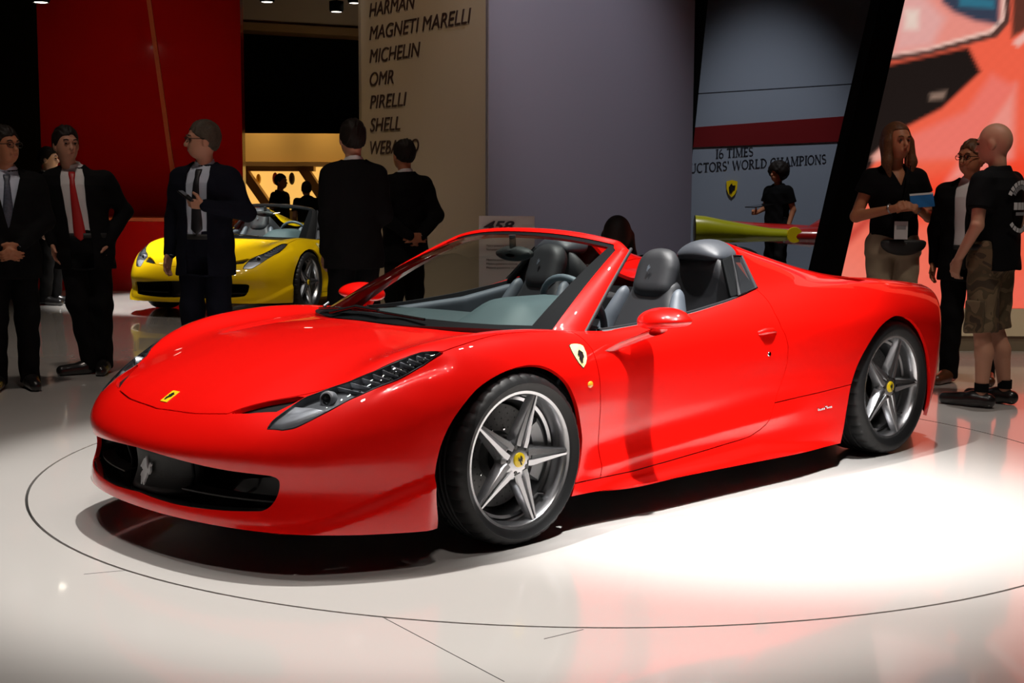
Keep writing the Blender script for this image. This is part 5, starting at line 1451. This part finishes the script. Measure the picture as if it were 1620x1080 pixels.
# serif capitals: every stroke is (x0, y0, x1, y1, weight); thick stems, thin hairlines, slab ends
def serif_text(name, body, o, ux, uz, size, width, mat, parent):
    G = {'I': (.34, [('s', .17)]), 'T': (.72, [('s', .36), ('h', .04, .68, .95), ('v', .05, .82), ('v', .67, .82)]), 'M': (.96, [('t', .16, 0), ('s', .80), ('d', .16, 1, .48, .05, .10), ('d', .48, .05, .78, 1, .04)]),
         'E': (.66, [('s', .18), ('h', .1, .60, .96), ('h', .18, .50, .5), ('h', .1, .62, .04), ('v', .60, .82), ('v', .62, .08)]), 'S': (.56, [('a', .28, .74, .20, .23, 40, 275, .09), ('a', .28, .26, .21, .23, -140, 95, .09)]),
         'C': (.74, [('a', .40, .5, .32, .48, 45, 315, .11)]), 'O': (.80, [('a', .40, .5, .34, .48, 0, 360, .11)]), 'N': (.84, [('t', .16, 0), ('t', .68, 0), ('d', .14, 1, .70, 0, .11)]),
         'R': (.74, [('s', .18), ('a', .26, .74, .28, .24, -90, 90, .10), ('d', .34, .50, .66, 0, .10)]), 'U': (.82, [('st', .18, .3), ('tt', .66, .3), ('a', .42, .30, .25, .28, 180, 360, .07)]),
         'W': (1.10, [('d', .08, 1, .32, 0, .11), ('d', .32, 0, .54, 1, .04), ('d', .54, 1, .78, 0, .11), ('d', .78, 0, 1.0, 1, .04)]), 'L': (.64, [('s', .18), ('h', .1, .60, .04), ('v', .60, .10)]),
         'D': (.80, [('s', .18), ('a', .26, .5, .42, .48, -90, 90, .10)]), 'H': (.84, [('s', .18), ('s', .66), ('h', .18, .66, .5)]), 'A': (.80, [('d', .10, 0, .40, 1, .04), ('d', .40, 1, .70, 0, .12), ('h', .22, .58, .34), ('h', .0, .2, .02), ('h', .58, .82, .02)]),
         'P': (.68, [('s', .18), ('a', .26, .72, .30, .25, -90, 90, .10)]), '1': (.46, [('s', .26)]), '6': (.60, [('a', .30, .28, .22, .26, 0, 360, .09), ('a', .46, .40, .38, .58, 105, 190, .08)]), "'": (.24, [('d', .10, 1, .14, .75, .08)]), ' ': (.34, [])}
    mb = MB(); ux, uz = Vector(ux).normalized(), Vector(uz).normalized(); n = ux.cross(uz); tot = sum(G[c][0] for c in body); sx = width / tot; x0 = 0
    def quad(pts): mb.plate([Vector(o) + ux * ((x0 + a) * sx) + uz * (b * size) + n * .004 for a, b in pts], n, .004)
    for c in body:
        for st in G[c][1]:
            if st[0] in ('s', 't', 'st', 'tt'):
                w = .085 if st[0][0] == 's' else .045; x = st[1]; lo = st[2] if len(st) > 2 else 0
                quad([(x - w, lo), (x + w, lo), (x + w, 1), (x - w, 1)])
                if not lo: quad([(x - w - .08, 0), (x + w + .08, 0), (x + w + .08, .045), (x - w - .08, .045)])
                quad([(x - w - .08, .955), (x + w + .08, .955), (x + w + .08, 1), (x - w - .08, 1)])
            elif st[0] == 'h': quad([(st[1], st[3] - .045), (st[2], st[3] - .045), (st[2], st[3] + .045), (st[1], st[3] + .045)])
            elif st[0] == 'v': quad([(st[1] - .02, st[2]), (st[1] + .02, st[2]), (st[1] + .02, st[2] + .14), (st[1] - .02, st[2] + .14)])
            elif st[0] == 'd':
                w = st[5] / 2 + .015; pts = [(st[1] - w, st[2]), (st[3] - w, st[4]), (st[3] + w, st[4]), (st[1] + w, st[2])]
                quad(pts if st[4] < st[2] else pts[::-1])
            elif st[0] == 'a':
                _, cx_, cy_, rx, ry, a0, a1, w = st; k = 16
                for i in range(k):
                    p, q = (math.radians(a0 + (a1 - a0) * j / k) for j in (i, i + 1))
                    def rr(t, e): return (cx_ + (rx + e * (w + .03) * (.35 + .65 * abs(math.cos(t))) / 2) * math.cos(t), cy_ + (ry + e * .08 / 2) * math.sin(t))
                    quad([rr(p, -1), rr(p, 1), rr(q, 1), rr(q, -1)])
        x0 += G[c][0]
    return mb.build(name, mat, parent)

def build_hall():
    # floor with the round opening of the turntable
    cx, cy, R = -1.2666, -.0178, 2.5237
    n = 160; fl = MB(); ring = [(cx + (R + .006) * math.cos(2 * math.pi * k / n), cy + (R + .006) * math.sin(2 * math.pi * k / n), 0) for k in range(n)]
    S = 34; out = []
    for k in range(n):
        a = 2 * math.pi * k / n; c, s = math.cos(a), math.sin(a); q = S / max(abs(c), abs(s)); out.append((cx + c * q, cy + s * q, 0))
    low = [(x, y, -.03) for x, y, z in ring]
    fl.grid([low, ring, out], close_v=True)
    struct(fl.build('floor', M['floor']))
    tt = thing('turntable', 'round white turntable flush with the floor under the red car', 'turntable', (cx, cy, 0))
    MB().lathe([(0, 0), (R - .006, 0), (R - .006, -.03)], n).build('disc', M['floor'], tt)
    MB().lathe([(R - .02, -.018), (R + .02, -.018)], n).build('groove', M['groove'], tt)
    # joints between the floor panels
    for (a, b) in (((-.407, 4.162), (-.017, 3.598)), ((.10, 3.955), (.223, 4.045)), ((-1.49, 4.62), (-1.36, 4.67))):
        p, q = hall(*a), hall(*b); d = (q - p).normalized(); s = Vector((-d.y, d.x, 0)) * .0016
        struct(MB().hexa([p - s, p + s, q + s, q - s], [v + Vector((0, 0, .0006)) for v in (p - s, p + s, q + s, q - s)]).build('trim_1', M['groove']))
    for nm, a in (('wall_back', (-14, 14, 26, 26.3)), ('wall_front', (-14, 14, -9.3, -9)), ('wall_left', (-14.3, -14, -9, 26)), ('wall_right', (14, 14.3, -9, 26))):
        struct(box_h(nm, *a, 0, 9, M['dark_wall']))
    struct(box_h('ceiling', -14.3, 14.3, -9.3, 26.3, 9, 9.3, M['ceiling']))
    # --- red partition at the left with its slanted joint and low plinth
    rw = thing('partition_wall', 'tall glossy red partition wall with a painted orange reflection along its slanted joint behind the suited men', 'wall panel', hall(-5, 18.5))
    o = rw.location
    def part(nm, mat, pts, th, par, org):
        """flat panel in hall coordinates: pts (right, z) at given depth"""
    def panel(nm, pts, d, th, mat, par):
        org = par.location if par is not None else Vector((0, 0, 0))
        P = [hall(r, d, z) - org for r, z in pts]; Q = [hall(r, d + th, z) - org for r, z in pts]
        m = len(P)
        return MB().add(P + Q, [tuple(range(m)), tuple(range(2 * m - 1, m - 1, -1))] + [(i, i + m, (i + 1) % m + m, (i + 1) % m) for i in range(m)]).build(nm, mat, par)
    panel('panel', [(-6.36, 0), (-4.435, 0), (-5.0, 4.9), (-6.36, 4.9)], 18.5, .2, M['red_wall'], rw)
    panel('panel', [(-4.415, 0), (-3.646, 0), (-3.646, 4.9), (-4.98, 4.9)], 18.5, .2, M['red_wall'], rw)
    panel('joint_glint', [(-4.46, .2), (-4.40, .2), (-4.955, 4.9), (-5.01, 4.9)], 18.47, .05, M['orange_glint'], rw)  # reflected light along the joint, painted as an orange strip
    pl = thing('plinth', 'low red plinth with a painted orange highlight on its edge at the foot of the red wall', 'plinth', hall(-5, 17.9))
    panel('front', [(-6.2, 0), (-3.7, 0), (-3.7, .90), (-6.2, .90)], 17.7, .7, M['red_wall'], pl); panel('edge', [(-6.2, .905), (-3.7, .905), (-3.7, .95), (-6.2, .95)], 17.68, .74, M['orange_glint'], pl)  # top edge carries its highlight as orange paint
    # --- golden shop in the background
    sh = thing('shop_front', 'golden shop front with a backlit niche behind the yellow car', 'shop', hall(-3.5, 23))
    panel('fascia', [(-6.5, 1.77), (-1.6, 1.77), (-1.6, 2.23), (-6.5, 2.26)], 22.6, .3, M['gold_wall'], sh); panel('shelf', [(-6.5, 1.70), (-1.6, 1.70), (-1.6, 1.76), (-6.5, 1.76)], 22.4, .5, M['gold_dark'], sh)
    panel('niche_back', [(-6.5, 0), (-1.6, 0), (-1.6, 1.70), (-6.5, 1.70)], 23.2, .1, M['niche'], sh)
    for a in ((-4.62, 1.70, -4.45, 1.70, -3.98, 1.02, -4.15, 1.02), (-3.60, 1.70, -3.42, 1.70, -3.02, 1.10, -3.20, 1.10), (-4.62, 1.70, -4.62, 1.62, -3.3, 1.62, -3.3, 1.70)):
        panel('niche_bar', [(a[0], a[1]), (a[6], a[7]), (a[4], a[5]), (a[2], a[3])], 22.7, .25, M['gold_wall'], sh)
    panel('counter', [(-6.5, 0), (-1.6, 0), (-1.6, .98), (-6.5, .98)], 22.6, .3, M['gold_dark'], sh)
    for r, z, mt, lb, rad in ((-4.28, 1.49, 'badge_yellow', 'small yellow cap displayed in the golden niche', .085), (-4.0, 1.50, 'race_red', 'small red cap displayed in the golden niche', .10), (-3.72, 1.50, 'black_matt', 'small dark cap displayed in the golden niche', .10)):
        q = MB(); q.lathe([(0, .07), (rad * .45, .06), (rad * .75, .03), (rad * .8, 0), (rad * .8, -.02), (0, -.02)], 16, Matrix.Translation(hall(r, 23.05, z)) @ FW.to_track_quat('-Z', 'Y').to_matrix().to_4x4() @ Matrix.Diagonal((.6, 1.3, 1, 1)))
        tag(q.build('cap', M[mt], smooth=50), lb, 'cap', 'caps in the shop niche')
    be = thing('light_beam', 'beige overhead beam with downlights above the golden shop', 'beam', hall(-3.2, 21))
    panel('beam_face', [(-4.6, 3.86), (-1.9, 3.72), (-1.9, 4.35), (-4.6, 4.6)], 21.0, .5, M['beige_wall'], be); panel('beam_lip', [(-4.6, 3.74), (-1.9, 3.60), (-1.9, 3.715), (-4.6, 3.855)], 20.9, .6, M['gold_dark'], be)
    bs = box_h('dark_hanging', -5.2, -1.7, 21.6, 21.7, 2.2, 3.85, M['black_frame']); tag(bs, 'black hanging panel between the red wall and the supplier wall', 'panel')
    for r, d, z, mt, lb, rad in ((-5.448, 16, 3.455, 'lamp_lit', 'bright ceiling spotlight above the red wall', .09), (-3.373, 19, 3.87, 'lamp_lit', 'bright downlight at the left end of the beige beam', .09), (-2.424, 19, 3.742, 'lamp_lit', 'bright downlight on the middle of the beige beam', .085), (-2.18, 19, 3.86, 'lamp_lit', 'bright downlight at the right end of the beige beam', .08)):
        l = thing('downlight', lb, 'lamp', hall(r, d, z), 0, 'downlights of the hall')
        MB().lathe([(0, .0), (rad * .8, .0), (rad, .02)], 20).build('lens', M[mt], l); MB().lathe([(rad * 1.02, -.005), (rad * 1.15, .03), (rad * 1.15, .14), (0, .16)], 20).build('housing', M['black_frame'], l, smooth=40)
        MB().tube([(0, 0, .15), (0, 0, 9 - z)], .012, 6).build('drop_rod', M['black_frame'], l)
    # --- supplier column: list face receding to the left, lilac face to the front
    C = Vector((-.218, 12.0)); dl = Vector((-.582, .813)); dr = Vector((.813, .582))
    A = C + dl * 2.29; Bq = C + dr * 2.415; D = A + dr * 2.415
    col = thing('display_column', 'tall square column, beige list of suppliers on one face, lilac face in front', 'column', hall(C.x, C.y))
    o = col.location
    def H3(v, z): return hall(v.x, v.y, z) - o
    def slab(nm, p, q, z0, z1, th, mat, inward):
        iw = (hall(inward.x, inward.y) - hall(0, 0)) * th
        a = [H3(p, z0), H3(q, z0), H3(q, z1), H3(p, z1)]
        return MB().hexa(a, [v + iw for v in a]).build(nm, mat, col)
    slab('list_face', C, A, 0, 5.2, .06, M['beige_wall'], dr); slab('front_face', C - dl * .012, Bq - dl * .012, 0, 5.2, .05, M['lilac_wall'], dl); slab('side_face', Bq, Bq + dl * 2.29, 0, 5.2, -.05, M['lilac_wall'], dr); slab('rear_face', A, D, 0, 5.2, -.05, M['beige_wall'], dl)
    ux = hall(*(-dl)) - hall(0, 0); nrm = Vector((0, 0, 1))
    for i, tx in enumerate(('HARMAN', 'MAGNETI MARELLI', 'MICHELIN', 'OMR', 'PIRELLI', 'SHELL', 'WEBASTO')):
        z = 3.02 - i * .2235
        wd = {'HARMAN': .86, 'MAGNETI MARELLI': 1.80, 'MICHELIN': .95, 'OMR': .46, 'PIRELLI': .70, 'SHELL': .58, 'WEBASTO': .92}[tx]
        p = C + dl * 2.06
        off = (hall(*(-dr)) - hall(0, 0)) * .002
        text_mesh('lettering', tx, H3(p, z) + off, ux, (0, 0, 1), .188, M['letter_dark'], col, shear=.22, width=wd)
    # --- far grey wall with the champions lettering
    cw = thing('champions_wall', 'grey-blue wall with dark red band and champions lettering behind the racing car', 'wall panel', hall(3.6, 19))
    panel('wall_face', [(2.0, 0), (5.6, 0), (5.6, 4.6), (2.0, 4.6)], 19.0, .2, M['grey_wall'], cw)
    panel('red_band', [(2.0, 1.905), (5.6, 2.06), (5.6, 2.44), (2.0, 2.16)], 18.98, .04, M['band_red'], cw)
    panel('wall_joint', [(2.0, 2.62), (5.6, 2.86), (5.6, 2.868), (2.0, 2.628)], 18.995, .02, M['letter_navy'], cw)
    o2 = cw.location; up = Vector((0, 0, 1)); rt = (RT + up * .075).normalized()
    serif_text('lettering', '16 TIMES', hall(2.80, 18.995, 1.775) - o2, rt, up, .125, .53, M['letter_navy'], cw)
    serif_text('lettering', "CONSTRUCTORS' WORLD CHAMPIONS", hall(1.93, 18.995, 1.535) - o2, rt, up, .125, 2.42, M['letter_navy'], cw)
    shp = [(-.5, .42), (0, .5), (.5, .42), (.47, .0), (.3, -.3), (0, -.5), (-.3, -.3), (-.47, .0)]
    sb = MB().plate([hall(3.04 + a * .155, 18.97, 1.36 + b * .24) - o2 for a, b in shp][::-1], -FW, .02).build('shield', M['badge_yellow'], cw)
    horse_plate('shield_horse', hall(3.04, 18.965, 1.36) - o2, RT, up, -FW, .10, .15, .006, M['badge_black'], cw)
    sp = thing('slanted_post', 'narrow black slanted post at the left edge of the grey-blue wall', 'post', hall(2.5, 18.6))
    panel('post', [(2.15, 0), (2.30, 0), (2.66, 4.4), (2.40, 4.4)], 18.7, .1, M['black_frame'], sp)
    # --- racing car
    rc = thing('racing_car', 'single-seat racing car with yellow nose cone and red body on show', 'car', hall(3.2, 17))
    o3 = rc.location
    def loft(nm, secs, mat):
        rows = [[hall(r, d + wy * math.cos(a), z + wz * math.sin(a)) - o3 for a in np.linspace(0, 2 * math.pi, 24, endpoint=False)] for r, d, z, wy, wz in secs]
        m = MB(); m.grid(rows, close_v=True); m.f.append(tuple(range(24))); m.f.append(tuple((len(rows) - 1) * 24 + k for k in range(24)))
        return m.build(nm, mat, rc, smooth=50)
    loft('nose_cone', [(2.27, 17, .84, .15, .19), (2.40, 17, .85, .16, .17), (2.65, 17, .83, .15, .14), (2.95, 17, .805, .13, .11), (3.20, 17, .79, .11, .085), (3.42, 17, .785, .10, .075)], M['race_yellow'])
    loft('body', [(3.40, 17.05, .76, .11, .075), (3.55, 17.05, .77, .16, .11), (3.75, 17.05, .77, .22, .12), (3.95, 17.05, .74, .30, .16), (4.3, 17.1, .70, .35, .22), (4.8, 17.1, .65, .35, .25)], M['race_red'])
    loft('side_pod', [(2.45, 17.5, .78, .12, .06), (2.8, 17.5, .82, .2, .13), (3.3, 17.5, .80, .2, .12), (3.8, 17.4, .76, .2, .14)], M['race_red'])
    loft('cockpit', [(3.72, 17.15, .86, .10, .03), (3.90, 17.15, .92, .16, .09), (4.10, 17.15, .95, .20, .12), (4.45, 17.15, .92, .2, .12), (4.8, 17.15, .85, .15, .1)], M['race_red'])
    rd = MB(); rd.lathe([(0, .0), (.095, .0), (.10, -.02)], 24, Matrix.Translation(hall(3.50, 16.90, .79) - o3) @ FW.to_track_quat('-Z', 'Y').to_matrix().to_4x4()); rd.build('round_emblem', M['badge_yellow'], rc)
    for r, d in ((2.75, 16.5), (2.75, 17.6), (4.75, 16.4), (4.75, 17.7)):
        Mw = Matrix.Translation(hall(r, d, .33) - o3) @ FW.to_track_quat('Z', 'Y').to_matrix().to_4x4()
        MB().lathe([(0, .06), (.16, .06), (.18, .14), (.31, .14), (.33, .10), (.33, -.10), (.31, -.14), (0, -.14)], 32, Mw).build('wheel', M['rubber'], rc, smooth=40)
    panel('front_wing', [(2.12, .62), (2.24, .60), (2.24, .68), (2.12, .72)], 16.6, .9, M['black_frame'], rc)
    for r in (2.75, 4.3): panel('stand', [(r - .05, .02), (r + .05, .02), (r + .05, .66), (r - .05, .66)], 17.0, .1, M['black_frame'], rc)
    # --- video screen with slanted black frame on its base
    build_screen_wall(panel)
    # --- information placard behind the car
    pc = thing('info_placard', 'white information placard with model lettering behind the red windscreen', 'placard', hall(-.04, 10.5))
    op = pc.location
    panel('board', [(-.258, .35), (.17, .35), (.17, 1.135), (-.258, 1.135)], 10.5, .02, M['placard'], pc)
    panel('post', [(-.08, .0), (-.0, .0), (-.0, .4), (-.08, .4)], 10.53, .04, M['black_frame'], pc)
    text_mesh('lettering', '458', hall(-.225, 10.498, 1.025) - op, RT, (0, 0, 1), .10, M['letter_navy'], pc, shear=.35, width=.24, weight=.003)
    for z, w in ((.90, .2), (.87, .14), (.79, .27), (.76, .24), (.73, .27)):
        text_mesh('small_print', 'Motore posteriore centrale', hall(-.20, 10.498, z) - op, RT, (0, 0, 1), .024, M['letter_dark'], pc, width=w, depth=.002)

def screen_mat():
    m = bpy.data.materials.new('screen_picture'); m.use_nodes = True; nt = m.node_tree; b = nt.nodes['Principled BSDF']
    b.inputs['Base Color'].default_value = (.01, .01, .01, 1); b.inputs['Roughness'].default_value = .35
    a = nt.nodes.new('ShaderNodeAttribute'); a.attribute_name = 'picture'
    nt.links.new(a.outputs['Color'], b.inputs['Emission Color']); b.inputs['Emission Strength'].default_value = 1.0
    return m
M['screen'] = screen_mat()

def build_screen_wall(panel):
    D = 11.4
    sc = thing('video_screen', 'huge glowing video screen showing a red close-up, black slanted frame, cream base', 'screen', hall(4.2, D))
    # picture area: r from the slanted left edge to 6.4, z .36 .. 4.2
    nz, nr = 150, 170
    zs = np.linspace(.363, 4.2, nz); 
    left = lambda z: 2.748 + (z - .651) * .1985
    R = np.array([[left(z) + (6.4 - left(z)) * t for t in np.linspace(0, 1, nr)] for z in zs]); Z = np.repeat(zs[:, None], nr, 1)
    # picture coordinates in "metres on the screen"
    P = np.column_stack([R.ravel(), Z.ravel()])
    def soft(poly, w=.03): return sstep(sd_poly(P, poly) / w + .5)[:, None]
    base = np.array((.82, .115, .060)); img = np.repeat(base[None], len(P), 0)
    r, z = P.T
    img = img + (np.array((.84, .21, .15)) - base) * (sstep((1.5 - z) / 1.0) * sstep((4.1 - r) / 1.5))[:, None]
    def paint(poly, c, w=.03, a=1.0):
        nonlocal img; s = soft(poly, w) * a; img = img * (1 - s) + np.array(c) * s
    paint([(3.35, 1.42), (4.6, 1.75), (7, 1.8), (7, 1.30), (4.3, 1.25), (3.4, 1.1)], (.86, .055, .02), .25)            # deep orange wedge
    paint([(3.62, 1.42), (4.15, 2.22), (4.15, 1.62), (3.75, 1.45)], (.80, .27, .22), .12)                               # pale highlight
    paint([(3.20, 1.75), (3.75, 2.0), (3.95, 2.30), (4.15, 2.20), (3.75, 1.62), (3.25, 1.58)], (.80, .17, .13), .10)
    paint([(2.6, 2.45), (3.12, 2.38), (3.75, 2.52), (3.86, 2.32), (3.55, 2.02), (3.10, 1.78), (3.02, 1.60), (2.9, 1.4), (2.6, 1.4)], (.012, .008, .007), .05)   # dark hollow under the mirror
    paint([(3.45, 2.14), (3.58, 2.16), (3.56, 2.10), (3.45, 2.09)], (.25, .16, .12), .05)
    paint([(2.98, 1.62), (3.08, 1.72), (3.10, 1.60), (3.0, 1.58)], (.75, .35, .28), .05)
    # mirror: pale picture inside a dark and a bright rim
    paint([(2.9, 2.36), (3.40, 2.45), (3.98, 2.60), (4.08, 2.72), (4.10, 4.4), (2.9, 4.4)], (.08, .035, .028), .03)
    paint([(2.9, 2.41), (3.40, 2.49), (3.94, 2.635), (4.035, 2.74), (4.05, 4.4), (2.9, 4.4)], (.80, .50, .42), .025)
    paint([(2.9, 2.43), (3.40, 2.515), (3.92, 2.66), (4.005, 2.76), (4.02, 4.4), (2.9, 4.4)], (.76, .26, .21), .03)
    paint([(3.15, 2.48), (3.45, 2.53), (3.55, 2.75), (3.3, 3.0), (3.15, 2.9)], (.72, .36, .33), .12)
    paint([(3.22, 2.66), (3.33, 2.66), (3.33, 2.82), (3.22, 2.82)], (.75, .58, .5), .08)
    paint([(3.52, 2.88), (3.62, 2.80), (3.80, 2.73), (3.99, 2.70), (4.0, 3.4), (3.5, 3.4)], (.035, .045, .075), .06)
    paint([(3.66, 2.85), (3.95, 2.83), (3.95, 2.90), (3.66, 2.95)], (.03, .15, .22), .05)
    paint([(4.10, 2.60), (4.20, 2.65), (4.45, 2.95), (4.45, 3.4), (4.10, 3.4)], (.10, .03, .02), .05)
    paint([(4.11, 2.56), (4.5, 2.90), (4.5, 2.82), (4.16, 2.52)], (.80, .42, .36), .04)
    # soft creases in the lower paintwork
    paint([(2.75, .95), (3.05, 1.22), (3.10, 1.18), (2.80, .88)], (.55, .06, .04), .08)
    paint([(3.02, 1.42), (3.28, 1.47), (3.30, 1.40), (3.05, 1.34)], (.45, .05, .035), .06)
    paint([(3.1, .363), (7, .363), (7, .75), (3.1, .60)], (.80, .13, .09), .2, .6)
    img = np.clip(img * (1 + .02 * np.sin(r * 60) * np.sin(z * 60))[:, None], 0, 4)
    o = sc.location
    V = np.array([tuple(hall(a, D, b) - o) for a, b in P])
    i = np.arange(nz * nr).reshape(nz, nr)
    T = np.concatenate([np.stack([i[:-1, :-1].ravel(), i[:-1, 1:].ravel(), i[1:, 1:].ravel()], 1), np.stack([i[:-1, :-1].ravel(), i[1:, 1:].ravel(), i[1:, :-1].ravel()], 1)])
    s = mesh_np('picture', V, None, T, M['screen'], sc)
    at = s.data.color_attributes.new('picture', 'FLOAT_COLOR', 'POINT')
    at.data.foreach_set('color', np.column_stack([img, np.ones(len(img))]).astype(np.float32).ravel())
    panel('backing', [(2.748 - .06, .36), (6.4, .36), (6.4, 4.2), (3.45, 4.2)], D + .02, .25, M['black_frame'], sc)
    lb = lambda z: 2.748 + (z - .651) * .1985
    panel('slanted_frame', [(lb(.0) - .205, .0), (lb(.0) + .004, .0), (lb(4.3) + .004, 4.3), (lb(4.3) - .19, 4.3)], D - .06, .35, M['black_frame'], sc)
    panel('cream_base', [(2.60, .13), (6.4, .13), (6.4, .36), (2.64, .36)], D - .03, .3, M['cream'], sc)
    panel('foot', [(2.58, .0), (6.4, .0), (6.4, .128), (2.6, .128)], D + .0, .28, M['brown_base'], sc)

# ------------------------------------------------------------------ assemble
build_hall()
red = build_car('sports_car', 'red open-top sports car with five-spoke wheels on the turntable', M['red_paint'], (0, 0, 0), 0, M['red_paint'])

def copy_car(src, name, label, loc, rotz, swap):
    r = src.copy(); r.name = name; COL.objects.link(r); r.location = loc; r.rotation_euler = (0, 0, rotz); r['label'] = label
    def rec(s, p):
        for ch in list(s.children):
            c = ch.copy(); c.name = ch.name; COL.objects.link(c); c.parent = p
            if c.data.materials and c.data.materials[0].name in swap or ch.name.split('.')[0] in swap:
                key = ch.name.split('.')[0] if ch.name.split('.')[0] in swap else c.data.materials[0].name
                c.material_slots[0].link = 'OBJECT'; c.material_slots[0].material = swap[key]
            rec(ch, c)
    rec(src, r)
    return r
copy_car(red, 'sports_car', 'yellow open-top sports car in front of the red wall', (-4.692, -8.398, 0), .5274, {'red_paint': M['yellow_paint'], 'windscreen_frame': M['black_gloss']})  # windscreen frame turned black: its shade is put into the colour
add_people()
